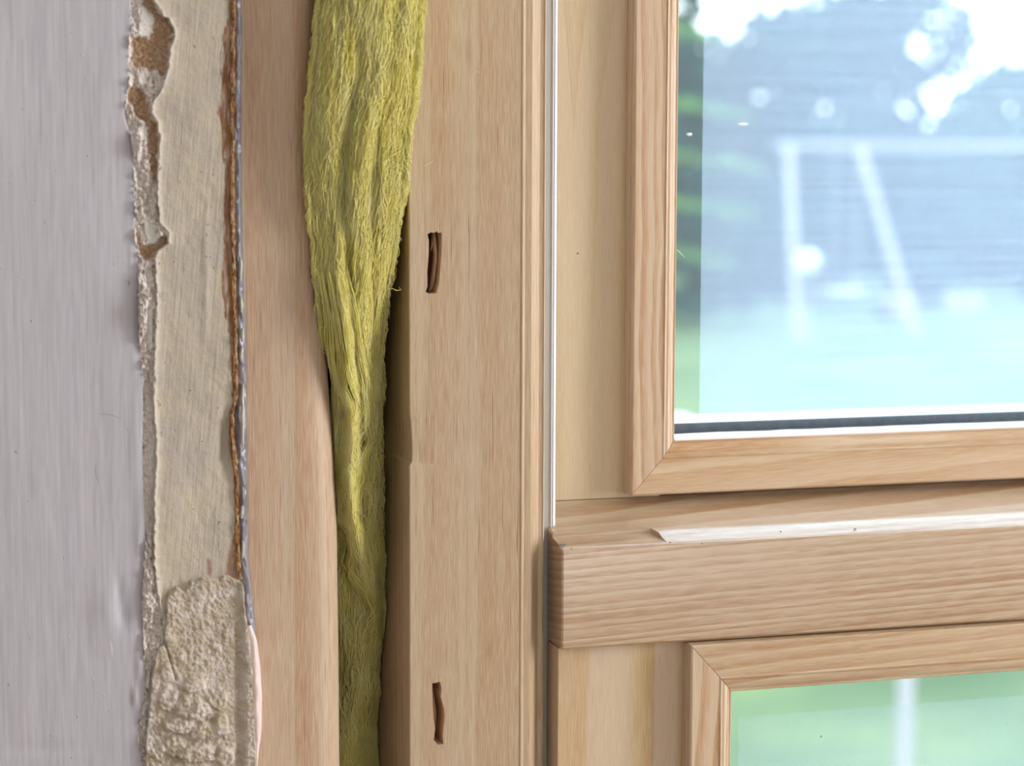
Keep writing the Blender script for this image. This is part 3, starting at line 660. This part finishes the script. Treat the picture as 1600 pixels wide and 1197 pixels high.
# lower sash
YS2 = .002; YF2 = -.0075; YI2 = YF2 + .0042; YG2 = YF2 + .0058
zoL = PZ(1141.5, 1080.5, YI2); xiL = PX(1141.5, YI2, 1120); woL = xiL - PX(1079, YF2, 1120)
wtL = PZ(1100, 1008, YF2) - PZ(1142, 1080, YI2); wtL = min(woL, wtL) if abs(wtL - woL) < .004 else woL
ziL = WZ0 + .08; xoL = XT1 - .055
lo_ = empty('window_2', (xiL, YS2, WZ0 + .03)); structure(lo_, 'lower opening window sash with mitred pine beads, below the transom', 'window')
xs1 = PX(871.5, YS2, 1100); ztopL = zb_f - .0004
box('sash_stile', xs1, xiL - .004, YS2, .05, WZ0 + .032, ztopL, W_STILE2, lo_, .0004)
box('sash_rail', xiL - .004, xoL + .004, YS2 + .003, .05, zoL + .004, ztopL, W_BEADH, lo_)
box('sash_rail', xiL - .004, xoL + .004, YS2, .05, WZ0 + .032, ziL - .004, W_BEADH, lo_)
box('sash_stile', xoL + .004, XT1 - .004, YS2, .05, WZ0 + .032, ztopL, W_STILE2, lo_)
bead_ring(lo_, xiL, xoL, ziL, zoL, bprof(woL, YF2, YS2, YI2, YG2), (W_BEADV, W_BEADH), min(PZ(1080, 1005, YF2), ztopL - .0002) / woL - zoL / woL)
pane('glass_pane', xiL - .003, xoL + .003, YG2 + .0005, ziL - .003, zoL + .003, lo_)
pane('glass_pane', xiL - .003, xoL + .003, YG2 + .0175, ziL - .003, zoL + .003, lo_)
xf2 = PX(1154, YG2, 1150); zf2 = PZ(1153, 1121, YG2)
film('protective_film', xf2, xoL, ziL, zf2, YG2 + .0002, lo_, M_FILM2, [(xf2 + .0003, .0002)])

# ------------------------------------------------------------------ mineral wool
wool_l = [(-400, 500), (0, 495), (40, 491), (100, 486), (150, 481), (200, 477), (250, 476), (300, 479), (350, 484), (400, 489), (450, 493), (500, 498), (560, 503), (620, 508), (700, 513), (1600, 520)]
wool_r = [(-400, 668), (0, 664), (50, 662), (100, 658), (150, 651), (200, 644), (250, 640), (300, 634), (350, 623), (400, 616), (450, 608), (500, 602), (560, 597), (700, 594), (1000, 598), (1600, 604)]
wool_y = [(-400, -.024), (0, -.020), (200, -.017), (300, -.013), (400, -.006), (500, .001), (600, .009), (700, .017), (850, .023), (1000, .033), (1200, .042), (1600, .046)]
wool_e = [(-400, .002), (0, -.002), (250, -.001), (350, .004), (450, .016), (560, .032), (700, .040), (1000, .054), (1600, .060)]   # depth of the silhouette edges
def wool_surf(u, y):
    """u in 0..1 across, y photo row -> px, Y"""
    l = interp(wool_l, y) + 3 * fbm(y / 18., y * 0 + 1, 3, 311); r = interp(wool_r, y) + 4 * fbm(y / 55., y * 0 + 3, 3, 315)
    px = l + (r - l) * u; low_ = np.clip((y - 880) / 80., 0, 1)
    yf = interp(wool_y, y); eR = interp(wool_e, y); eL = np.minimum(eR, interp([(-400, -.002), (430, -.001), (520, .003), (600, .010), (700, .024), (850, .038), (1000, .050), (1600, .058)], y)); ye = eL + (eR - eL) * u
    s = np.clip(np.sin(np.pi * np.clip(u, 0, 1)), 0, 1) ** .32
    Y = ye + (yf - ye) * s
    fold = interp([(-400, .55), (150, .42), (300, .36), (450, .47), (600, .60), (900, .75)], y)
    deep = interp([(-400, .0015), (100, .002), (250, .0045), (500, .0045), (650, .003), (1600, .002)], y)
    Y = Y + deep * np.exp(-((u - fold) / .05) ** 2) * (.6 + .8 * vnoise(y / 40., y * 0, 7)) + .5 * deep * np.exp(-((u - fold - .3) / .06) ** 2)
    Y = Y - .0024 * fbm(px / 34. + .05 * y / 10, y / 120., 3, 321) - .0008 * fbm(px / 6., y / 40., 3, 331)
    Y = Y - low_ * (.010 * fbm(px / 45. + 3, y / 90., 2, 341) + .004 * np.sin(px / 14. + y / 60.))
    # front lock that trails down the left side
    Y = Y - .006 * np.exp(-((px - interp([(300, 520), (500, 535), (600, 545), (650, 550), (750, 545), (850, 560), (950, 585)], y)) / 13.) ** 2) * np.clip((y - 350) / 150., 0, 1) * np.clip((960 - y) / 120., 0, 1)
    return px, Y
rows = np.concatenate([np.arange(-400, 0, 12), np.arange(0, 1240, 3.), np.arange(1240, 1600, 12)]); C = 90
uu = np.linspace(0, 1, C); U, YY = np.meshgrid(uu, rows)
pxs, Ys = wool_surf(U, YY); Xs, Zs = pix(pxs, YY, Ys)
_yy = np.linspace(-420, 1620, 60); _gx = np.array([PX(float(interp([(-400, 497), (0, 501), (400, 506), (600, 512), (750, 522), (850, 526), (1197, 530), (1600, 534)], y_)), .012, y_) for y_ in _yy]) + .0010
_gz = np.array([PZ(520, y_, .012) for y_ in _yy])
def in_gap(P):
    """keep whatever lies behind the faces between stud and jamb"""
    lo = np.interp(P[..., 2], _gz[::-1], _gx[::-1]); x = P[..., 0]; P = P.copy()
    P[..., 0] = np.where(P[..., 1] > .004, np.clip(x, lo, PX(638.5, .001) - .0008), x); 
    P[..., 1] = np.where((P[..., 1] > -.0006) & (P[..., 1] <= .004) & (x > PX(638.5, .001) - .0008), -.0006, P[..., 1]); return P
v = in_gap(np.stack([Xs, Ys, Zs], -1))
gl = np.array([PX(float(interp([(-400, 497), (0, 501), (400, 506), (600, 512), (750, 522), (850, 526), (1197, 530), (1600, 534)], y_)), .012, y_) + .0016 for y_ in rows])[:, None]
gr = PX(638.5, .001) - .0012
eL_ = v[:, :1].copy(); eL_[..., 0] = np.maximum(eL_[..., 0], gl); eR_ = v[:, -1:].copy(); eR_[..., 0] = np.minimum(eR_[..., 0], gr)
def dp(a, d): a = a.copy(); a[..., 1] = d; return a
V = np.concatenate([dp(eL_, .075), eL_, v, eR_, dp(eR_, .075)], 1); R_, C_ = V.shape[:2]
idx = np.arange(R_ * C_).reshape(R_, C_)
q = np.stack([idx[:-1, :-1], idx[1:, :-1], idx[1:, 1:], idx[:-1, 1:]], -1).reshape(-1, 4).tolist()
back_f = [(int(idx[i, 0]), int(idx[i, -1]), int(idx[i + 1, -1]), int(idx[i + 1, 0])) for i in range(R_ - 1)]
wo = empty('insulation_wool', (PX(560, 0), .02, PZ(560, 1400, .02)))
tag(wo, 'yellow mineral wool insulation stuffed between left stud and window jamb', 'insulation')
mesh('wool_body', V.reshape(-1, 3), q + back_f, M_WOOL, wo, True)

def tubes(name, paths, rad, mat, parent, sides=3):
    """paths: (N, K, 3); rad: (N,)"""
    if name.startswith(('wool_f', 'fly', 'trail')): paths = in_gap(paths)
    N, K, _ = paths.shape
    t = np.gradient(paths, axis=1); t /= np.linalg.norm(t, axis=2, keepdims=True) + 1e-12
    ref = np.array([.31, -.9, .2]); a = np.cross(t, ref); a /= np.linalg.norm(a, axis=2, keepdims=True) + 1e-12; b_ = np.cross(t, a)
    tap = (1 - .6 * np.abs(np.linspace(-1, 1, K)) ** 3)[None, :, None] * rad[:, None, None]
    ring = [paths + tap * (math.cos(2 * math.pi * s / sides) * a + math.sin(2 * math.pi * s / sides) * b_) for s in range(sides)]
    V = np.stack(ring, 2).reshape(-1, 3).astype(np.float32)
    id_ = np.arange(N * K * sides).reshape(N, K, sides); fs = []
    for s in range(sides):
        s2 = (s + 1) % sides
        fs.append(np.stack([id_[:, :-1, s], id_[:, :-1, s2], id_[:, 1:, s2], id_[:, 1:, s]], -1).reshape(-1, 4))
    fq = np.concatenate(fs); me = bpy.data.meshes.new(name)
    me.vertices.add(len(V)); me.vertices.foreach_set('co', V.ravel()); me.loops.add(fq.size); me.loops.foreach_set('vertex_index', fq.ravel().astype(np.int32))
    me.polygons.add(len(fq)); me.polygons.foreach_set('loop_start', np.arange(0, fq.size, 4, dtype=np.int32)); me.polygons.foreach_set('use_smooth', np.ones(len(fq), bool))
    me.update(calc_edges=True); return link(name, me, mat, parent)
def strands(N, u_rng, y_rng, len_rng, amp, lift, K=10, curl=(18, 60), bias=None):
    u0 = rng.uniform(*u_rng, N); y0 = rng.uniform(*y_rng, N); ln = rng.uniform(*len_rng, N)
    s = np.linspace(0, 1, K)[None, :]
    y = y0[:, None] + ln[:, None] * s
    drift = rng.normal(0, .09, N)[:, None] * s + (.10 * s * ln[:, None] / 100. * (y0[:, None] < 450)) * -.3
    ph = rng.uniform(0, 6.28, N)[:, None]; wl_ = rng.uniform(*curl, N)[:, None]
    px, Y = wool_surf(np.clip(u0[:, None] + drift, .0, 1.0), y)
    am = (amp[0] + (amp[1] - amp[0]) * np.clip((y - 480) / 250., 0, 1)) * rng.uniform(.3, 1.2, N)[:, None]
    px = px + am * np.sin(y / wl_ * 3.14 + ph) + rng.normal(0, 1.2, (N, 1)) * s
    Y = Y - rng.uniform(lift[0], lift[1], N)[:, None] * np.sin(np.pi * np.clip(s * .9 + .05, 0, 1)) + .0004 * np.sin(y / 17. + ph)
    X, Z = pix(px, y, Y); return np.stack([X, Y, Z], -1)
fibres = [strands(7500, (.0, 1.), (-60, 640), (25, 110), (1.6, 3), (.0002, .0020)),
          strands(4200, (.02, .98), (560, 1240), (25, 90), (2, 5), (.0003, .0030)),
          strands(900, (.88, 1.0), (180, 640), (10, 40), (2, 4), (-.0002, .0030), curl=(8, 20))]
def flyaway(N, yr, side):
    K = 8; y0 = rng.uniform(*yr, N); ln = rng.uniform(8, 40, N); s_ = np.linspace(0, 1, K)[None, :]; y = y0[:, None] + ln[:, None] * s_
    u = np.full_like(y, .97 if side > 0 else .03); px, Y = wool_surf(u, y)
    px = px + side * (rng.uniform(0, 9, N)[:, None] * np.sin(np.pi * s_ * rng.uniform(.4, 1, N)[:, None]) + 1.5 * np.sin(y / 5. + rng.uniform(0, 6, N)[:, None]))
    Y = Y - rng.uniform(.0005, .004, N)[:, None]; X, Z = pix(px, y, Y); return np.stack([X, Y, Z], -1)
fly = np.concatenate([flyaway(1300, (-30, 1100), 1), flyaway(350, (-30, 480), -1)])
f3 = tubes('flyaway_fibres', fly, rng.uniform(.00007, .00013, len(fly)), M_FIBRE, wo); f3['kind'] = 'stuff'
f1 = tubes('wool_fibres', np.concatenate(fibres), np.concatenate([rng.uniform(.00008, .00019, len(f_)) for f_ in fibres]), M_FIBRE, wo); f1['kind'] = 'stuff'
# the long wavy lock hanging down the left side
def lock(N, cen, spread, yr, lr):
    K = 22; y0 = rng.uniform(yr[0], yr[1], N); ln = rng.uniform(*lr, N); s = np.linspace(0, 1, K)[None, :]; y = y0[:, None] + ln[:, None] * s
    g_ = rng.integers(0, 9, N); off = rng.normal(0, 1, 9)[g_][:, None] * spread + rng.normal(0, spread * .30, N)[:, None]
    ph = (rng.uniform(0, 6.28, 9)[g_] + rng.normal(0, .45, N))[:, None]; am = (rng.uniform(3.5, 7.5, 9)[g_])[:, None] * np.clip((y - 520) / 120., .15, 1.3)
    c = interp(cen, y) + off * (1 + .3 * s) + am * np.sin(y / 17. + ph) + .4 * am * np.sin(y / 7.5 + 2 * ph)
    l = interp(wool_l, y); r = interp(wool_r, y); u = (c - l) / (r - l)
    _, Y = wool_surf(np.clip(u, .04, .98), y); Y = Y - .0020 - rng.uniform(0, .0045, N)[:, None] - .005 * np.clip((y - 640) / 150., 0, 1) * np.clip((990 - y) / 200., 0, 1)
    X, Z = pix(np.maximum(c, l - 2), y, Y); return np.stack([X, Y, Z], -1)
cen = [(400, 515), (500, 532), (600, 543), (640, 553), (700, 543), (760, 540), (820, 548), (880, 566), (960, 590)]
lk = np.concatenate([lock(800, cen, 9, (420, 640), (90, 220)), lock(800, cen, 9, (620, 860), (60, 190))])
f2 = tubes('trailing_lock', lk, rng.uniform(.00009, .00017, len(lk)), M_FIBRE, wo); f2['kind'] = 'stuff'
# loose fibre at the jamb and stray splinters on it
def thread(name, pts, r, mat, parent, Y=None):
    P = []
    for p in pts: x, z = pix(p[0], p[1], p[2]); P.append((float(x), p[2], float(z)))
    return tubes(name, np.array([P]), np.array([r]), mat, parent, 5)
thread('loose_fibre', [(592, 452, .001), (600, 449, .0), (607, 452, -.001), (614, 451, -.001), (619, 454, -.001), (627, 453, 0), (622, 447, 0)], .00012, M_FIBRE, wo)
a = thread('wool_shred', [(664, 260, -.0003), (670, 255, -.0008), (677, 251, -.0003)], .00012, M_FIBRE, None); tag(a, 'single yellow wool fibre stuck on the jamb face, above the upper slot', 'fibre')
a = thread('wool_shred', [(739, 115, -.0003), (744, 112, -.0007), (750, 113, -.0003)], .00010, M_FIBRE, None); tag(a, 'tiny yellow wool fibre near the top of the jamb, nearer its right moulding', 'fibre')
# debris on the ledge
def speck(px, py, sx, sy, mat, label, cat='speck'):
    Y = .004; 
    for _ in range(30):
        x, z = pix(px, py, Y); e = float(z) - ledge_z(Y); Y += e * 1.2
    bm = bmesh.new(); bmesh.ops.create_icosphere(bm, subdivisions=2, radius=1)
    for v_ in bm.verts:
        k_ = 1 + .35 * float(vnoise(v_.co.x * 3 + px, v_.co.z * 3 + v_.co.y * 2, 5)); v_.co = (float(x) + v_.co.x * sx * k_, Y + v_.co.y * sx * .6 * k_, float(z) + .0001 + v_.co.z * sy * k_)
    me = bpy.data.meshes.new('dirt'); bm.to_mesh(me); bm.free(); return link('dirt_speck', me, mat)
M_DIRT = plain('dark_dirt', (.06, .05, .055), .9, .1, 0, 500, .4)
M_GREYDIRT = plain('grey_dust', (.28, .26, .30), .9, .1, 0, 500, .3)
for (px, py, sx, sy, lab) in ((1047, 848, .0005, .0002, 'dark dirt speck on the ledge front edge, just past the groove end'), (1220, 831, .0004, .0002, 'dark dirt speck in the middle of the bright ledge'), (1097, 850, .0003, .0002, 'tiny dark speck on the ledge below the upper pane corner'), (1336, 827, .0006, .00015, 'flat brownish speck on the bright ledge towards the right'), (1404, 819, .0003, .0003, 'rightmost dark speck on the bright ledge'), (999, 824, .0004, .0003, 'dark speck on the ledge above the groove end'), (893, 858, .0003, .0002, 'small dark speck at the left end of the transom edge')):
    tag(speck(px, py, sx, sy, M_DIRT, lab), lab, 'dirt speck')
cr = speck(880, 851, .0014, .0004, M_GREYDIRT, ''); cr.name = 'dust_clump'; tag(cr, 'grey dust clump in the ledge corner against the white strip', 'dust')

a = thread('hair', [(155, 648, -.0100), (164, 647, -.0102), (173, 648, -.0102), (182, 651, -.0102), (190, 655, -.0100)], .00006, M_DIRT, None); tag(a, 'thin dark curved hair stuck on the grey wall near the broken edge', 'hair')
a = thread('hair', [(151, 722, -.0100), (149, 735, -.0102), (151, 747, -.0102), (155, 756, -.0100)], .00006, M_DIRT, None); tag(a, 'short dark curved hair on the grey wall, below the longer one', 'hair')
a = thread('bristle', [(173, 1003, -.0100), (175, 1015, -.0108), (175, 1029, -.0102)], .00012, M_WHITE, None); tag(a, 'pale upright paint bristle stuck low on the grey wall', 'bristle')
def dot(name, px, py, Y, r_, mat, label, cat):
    x, z = pix(px, py, Y); bm = bmesh.new(); bmesh.ops.create_icosphere(bm, subdivisions=2, radius=1)
    for v_ in bm.verts:
        k_ = 1 + .4 * float(vnoise(v_.co.x * 2 + px, v_.co.z * 2, 5)); v_.co = (float(x) + v_.co.x * r_[0] * k_, Y + v_.co.y * min(r_) * .5, float(z) + v_.co.z * r_[1] * k_)
    me = bpy.data.meshes.new(name); bm.to_mesh(me); bm.free(); return tag(link(name, me, mat), label, cat)
dot('wood_mark', 903, 396, .0449, (.0005, .0004), M_GREYDIRT, 'blue-grey dot on the flat stile of the upper window', 'mark')
dot('paint_fleck', 1160, 194, YG, (.0024, .0007), M_OUTWHITE, 'elongated white paint fleck high on the upper glass, inside the film edge', 'paint fleck')
dot('paint_fleck', 1077, 210, YG, (.0013, .0007), M_OUTWHITE, 'small white paint fleck high on the clear strip of the upper glass', 'paint fleck')
dot('dirt_speck', 1283, 1151, YG2 - .0002, (.00025, .0005), M_DIRT, 'single dark speck on the lower glass', 'dirt speck')
a = thread('glass_lint', [(1057, 390, YG - .0006), (1062, 394, YG - .001), (1070, 403, YG - .0006)], .0001, M_OUTWHITE, None); tag(a, 'short white lint thread on the upper glass beside the bead', 'lint')

# ------------------------------------------------------------------ the garden
GZ = PZ(1240, 528, 26)          # ground level from the swing's feet
def mat_leaf(name, c0, c1, c2, sc_=3., tr=.3):
    m, t = new_mat(name); b = NB(t); tcn = b.n('ShaderNodeTexCoord'); nz = b.noise(tcn.outputs['Object'], sc_, 4, .65)
    c = b.ramp(nz, [(.3, c0), (.5, c1), (.7, c2)])
    d = b.n('ShaderNodeBsdfDiffuse'); t.links.new(c, d.inputs[0]); tl = b.n('ShaderNodeBsdfTranslucent'); t.links.new(c, tl.inputs[0])
    mx = b.n('ShaderNodeMixShader'); mx.inputs[0].default_value = tr; t.links.new(d.outputs[0], mx.inputs[1]); t.links.new(tl.outputs[0], mx.inputs[2]); b.out(mx.outputs[0]); return m
M_LAWN = mat_leaf('lawn', (.05, .078, .042), (.072, .105, .058), (.115, .15, .07), .7, 0)
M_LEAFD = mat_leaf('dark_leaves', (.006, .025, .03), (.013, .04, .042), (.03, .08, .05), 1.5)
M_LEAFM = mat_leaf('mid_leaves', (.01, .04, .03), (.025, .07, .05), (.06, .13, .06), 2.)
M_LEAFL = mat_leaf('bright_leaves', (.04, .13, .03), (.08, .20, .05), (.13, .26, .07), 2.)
M_BARK = plain('bark', (.12, .09, .07), .9, .1, 0, 8, .3)
M_BLOSSOM = plain('cream_blossom', (.40, .36, .28), .7, .2, 0, 20, .08)
M_SWING = plain('pale_painted_steel', (.30, .28, .31), .4, .4, 0, 6, .03)
M_SEAT = plain('pale_swing_seat', (.5, .5, .5), .5, .4, 0, 6, .03)
lawn = mesh('ground', [(-30, WT + .3, GZ), (60, WT + .3, GZ), (60, 70, GZ), (-30, 70, GZ)], [(0, 1, 2, 3)], M_LAWN)
structure(lawn, 'bright green lawn of the garden outside both panes', 'lawn')
def leaves(name, centers, radii, n, size, mat, parent, flat=1.0):
    c = np.array(centers, float); r = np.array(radii, float); w_ = r ** 2 / np.sum(r ** 2)
    k_ = rng.choice(len(c), n, p=w_); d = rng.normal(0, 1, (n, 3)); d /= np.linalg.norm(d, axis=1, keepdims=True)
    p = c[k_] + d * (r[k_] * rng.uniform(.65, 1.05, n))[:, None] * np.array([1, 1, flat])
    a = rng.normal(0, 1, (n, 3)); a /= np.linalg.norm(a, axis=1, keepdims=True); b_ = np.cross(a, rng.normal(0, 1, (n, 3))); b_ /= np.linalg.norm(b_, axis=1, keepdims=True)
    s = (size * rng.uniform(.6, 1.3, n))[:, None]
    V = np.stack([p - a * s, p + b_ * s * .5, p + a * s, p - b_ * s * .5], 1).reshape(-1, 3); f_ = np.arange(n * 4).reshape(n, 4)
    me = bpy.data.meshes.new(name); me.vertices.add(n * 4); me.vertices.foreach_set('co', V.astype(np.float32).ravel()); me.loops.add(n * 4); me.loops.foreach_set('vertex_index', f_.ravel().astype(np.int32))
    me.polygons.add(n); me.polygons.foreach_set('loop_start', np.arange(0, n * 4, 4, dtype=np.int32)); me.update(calc_edges=True)
    o = link(name, me, mat, parent); o['kind'] = 'stuff'; return o
def trunk(parent, base, top, r, mat=M_BARK, name='trunk', sides=8, k=7):
    base = Vector(base); top = Vector(top); secs = []
    for i in range(k):
        t_ = i / (k - 1); c = base.lerp(top, t_); rr = r * (1 - .6 * t_); secs.append([(c.x + rr * math.cos(2 * math.pi * j / sides) + .05 * r * math.sin(5 * t_), c.y + rr * math.sin(2 * math.pi * j / sides), c.z) for j in range(sides)])
    return sweep(name, secs, mat, parent, 1.0)
def tree(px, Y, h, R, mat, name, label, n=6500, size=.19, low=.35, cat='tree', group=None, k=16, flat=.9):
    x = PX(px, Y); e = empty(name, (x, Y, GZ)); tag(e, label, cat, group)
    trunk(e, (x, Y, GZ - .05), (x, Y, GZ + h * .75), max(.04, R * .07))
    cs = []; rs = []
    for i in range(k):
        a = random.uniform(0, 6.28); hh = random.uniform(low, .9); q_ = R * (1 - abs(hh - .5) * .9) * random.uniform(.15, .75)
        cs.append((x + q_ * math.cos(a), Y + q_ * math.sin(a), GZ + h * hh)); rs.append(R * random.uniform(.32, .5))
    leaves('foliage', cs, rs, n, size, mat, e, flat); return e
def conifer(px, Y, h, R, label):
    x = PX(px, Y); e = empty('conifer', (x, Y, GZ)); tag(e, label, 'tree'); trunk(e, (x, Y, GZ - .05), (x, Y, GZ + h), R * .06)
    cs = []; rs = []
    for i in range(11):
        z = GZ + .4 + (h - .6) * i / 10; rr = R * (1 - i / 11.5)
        for j in range(9):
            a = j * .698 + i * .35
            for q_ in (.35, .62, .88): cs.append((x + rr * q_ * math.cos(a), Y + rr * q_ * math.sin(a), z - .12 * q_)); rs.append(.15 + .10 * (1 - q_))
    leaves('needles', cs, rs, 9000, .11, M_LEAFD, e, .45)
    return e
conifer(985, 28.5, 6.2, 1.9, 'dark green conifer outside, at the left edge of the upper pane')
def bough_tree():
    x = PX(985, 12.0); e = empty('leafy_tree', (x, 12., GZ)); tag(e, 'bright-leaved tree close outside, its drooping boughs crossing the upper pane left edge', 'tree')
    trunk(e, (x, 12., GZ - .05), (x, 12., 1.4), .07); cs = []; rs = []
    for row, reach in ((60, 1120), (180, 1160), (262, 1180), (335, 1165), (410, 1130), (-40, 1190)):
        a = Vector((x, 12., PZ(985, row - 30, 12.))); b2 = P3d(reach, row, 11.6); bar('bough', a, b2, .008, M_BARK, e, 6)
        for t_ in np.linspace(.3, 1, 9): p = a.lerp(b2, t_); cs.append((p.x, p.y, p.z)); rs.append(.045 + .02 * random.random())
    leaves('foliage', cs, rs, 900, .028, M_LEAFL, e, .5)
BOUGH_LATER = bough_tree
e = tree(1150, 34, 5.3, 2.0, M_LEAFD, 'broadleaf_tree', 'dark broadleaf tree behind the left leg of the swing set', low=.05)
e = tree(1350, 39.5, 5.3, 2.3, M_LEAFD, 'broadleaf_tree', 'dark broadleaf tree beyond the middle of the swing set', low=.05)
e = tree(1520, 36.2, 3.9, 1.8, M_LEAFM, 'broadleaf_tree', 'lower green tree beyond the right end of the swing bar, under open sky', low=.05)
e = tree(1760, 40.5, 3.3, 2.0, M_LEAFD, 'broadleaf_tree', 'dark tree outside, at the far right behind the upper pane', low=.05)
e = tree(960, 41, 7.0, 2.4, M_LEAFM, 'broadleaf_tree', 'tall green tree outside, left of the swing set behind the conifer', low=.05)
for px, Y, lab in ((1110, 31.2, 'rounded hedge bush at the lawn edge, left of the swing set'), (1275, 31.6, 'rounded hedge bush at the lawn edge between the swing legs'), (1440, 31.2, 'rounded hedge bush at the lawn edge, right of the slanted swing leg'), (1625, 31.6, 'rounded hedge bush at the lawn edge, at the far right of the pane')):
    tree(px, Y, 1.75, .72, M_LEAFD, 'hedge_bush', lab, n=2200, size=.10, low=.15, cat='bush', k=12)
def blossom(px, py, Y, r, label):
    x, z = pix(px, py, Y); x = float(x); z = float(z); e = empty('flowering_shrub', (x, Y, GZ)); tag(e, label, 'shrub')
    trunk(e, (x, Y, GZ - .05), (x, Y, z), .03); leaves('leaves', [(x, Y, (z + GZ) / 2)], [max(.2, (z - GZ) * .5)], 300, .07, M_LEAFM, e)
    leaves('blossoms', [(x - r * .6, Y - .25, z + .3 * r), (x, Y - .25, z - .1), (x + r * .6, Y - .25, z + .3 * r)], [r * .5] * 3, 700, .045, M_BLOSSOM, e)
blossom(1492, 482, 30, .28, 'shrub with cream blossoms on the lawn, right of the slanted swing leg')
blossom(1392, 478, 29, .22, 'shrub with cream blossoms on the lawn, behind the foot of the slanted swing leg')
# white ball and stake added for the blurred bright spot beside the upright leg
x, z = pix(1263, 410, 25.5); bm = bmesh.new(); bmesh.ops.create_uvsphere(bm, u_segments=20, v_segments=12, radius=.15)
for v_ in bm.verts: v_.co += Vector((float(x), 25.5, float(z)))
ge = empty('bright_spot_globe', (float(x), 25.5, GZ)); tag(ge, 'white ball on a stake, added for the blurred bright spot beside the left swing leg', 'globe')
me = bpy.data.meshes.new('globe'); bm.to_mesh(me); bm.free(); me.polygons.foreach_set('use_smooth', [True] * len(me.polygons)); link('globe', me, M_SEAT, ge)
trunk(ge, (float(x), 25.5, GZ - .02), (float(x), 25.5, float(z) - .14), .02, M_SWING, 'stake')
# swing set
YW = 26.0
def P3d(px, py, Y): x, z = pix(px, py, Y); return Vector((float(x), Y, float(z)))
def bar(name, a, b, r, mat, parent, sides=10):
    d = (b - a).normalized(); s1 = d.orthogonal().normalized(); s2 = d.cross(s1)
    return sweep(name, [[tuple(c + r * (math.cos(2 * math.pi * j / sides) * s1 + math.sin(2 * math.pi * j / sides) * s2)) for j in range(sides)] for c in (a, b)], mat, parent, 1.0)
A1 = P3d(1232, 226, YW); B1 = P3d(1342, 226, YW + .0); SW = empty('swing_set', (A1.x, YW, GZ)); tag(SW, 'white metal swing set on the lawn, blurred behind the upper pane', 'swing set')
F1 = P3d(1246, 525, YW); F1.z = GZ; F2 = P3d(1430, 520, YW); F2.z = GZ
bar('leg', A1, F1, .055, M_SWING, SW); bar('leg', B1, F2, .055, M_SWING, SW)
E1 = P3d(1212, 228, YW); E2 = P3d(1740, 240, YW + 1.4); E2.z = A1.z - .02
bar('top_bar', E1, E2, .032, M_SWING, SW)
bar('leg', E2, Vector((E2.x - .35, E2.y, GZ)), .055, M_SWING, SW); bar('leg', E2, Vector((E2.x + .5, E2.y + .3, GZ)), .055, M_SWING, SW)
s0 = P3d(1306, 232, YW); s1 = Vector((s0.x, s0.y, GZ + .62))
bar('rope', s0, s1, .008, M_SWING, SW, 6); bar('rope', s0 + Vector((.38, .15, 0)), s1 + Vector((.38, .15, 0)), .008, M_SWING, SW, 6)
box('swing_seat', s1.x - .04, s1.x + .42, s1.y - .02, s1.y + .17, s1.z - .04, s1.z, M_SEAT, SW, .01)
BOUGH_LATER()
sl = box('bright_patch_slab', PX(1040, 17.5), PX(1110, 17.5), 16.6, 18.2, GZ, GZ + .03, M_OUTWHITE, None, .01); tag(sl, 'pale slab added for a bright patch on the lawn at the lower left corner of the upper pane', 'paving slab')  # white slab put in to give the lawn its bright patch
# white stake close outside, seen through the lower pane
x = PX(1414, 6.4, 1130); st_ = empty('garden_stake', (x, 6.4, GZ)); tag(st_, 'pale upright stake on the lawn, blurred behind the lower pane', 'stake')
box('post', x - .022, x + .022, 6.378, 6.422, GZ - .02, GZ + .92, M_SWING, st_, .004); box('cap', x - .03, x + .03, 6.37, 6.43, GZ + .92, GZ + .94, M_SWING, st_, .004)
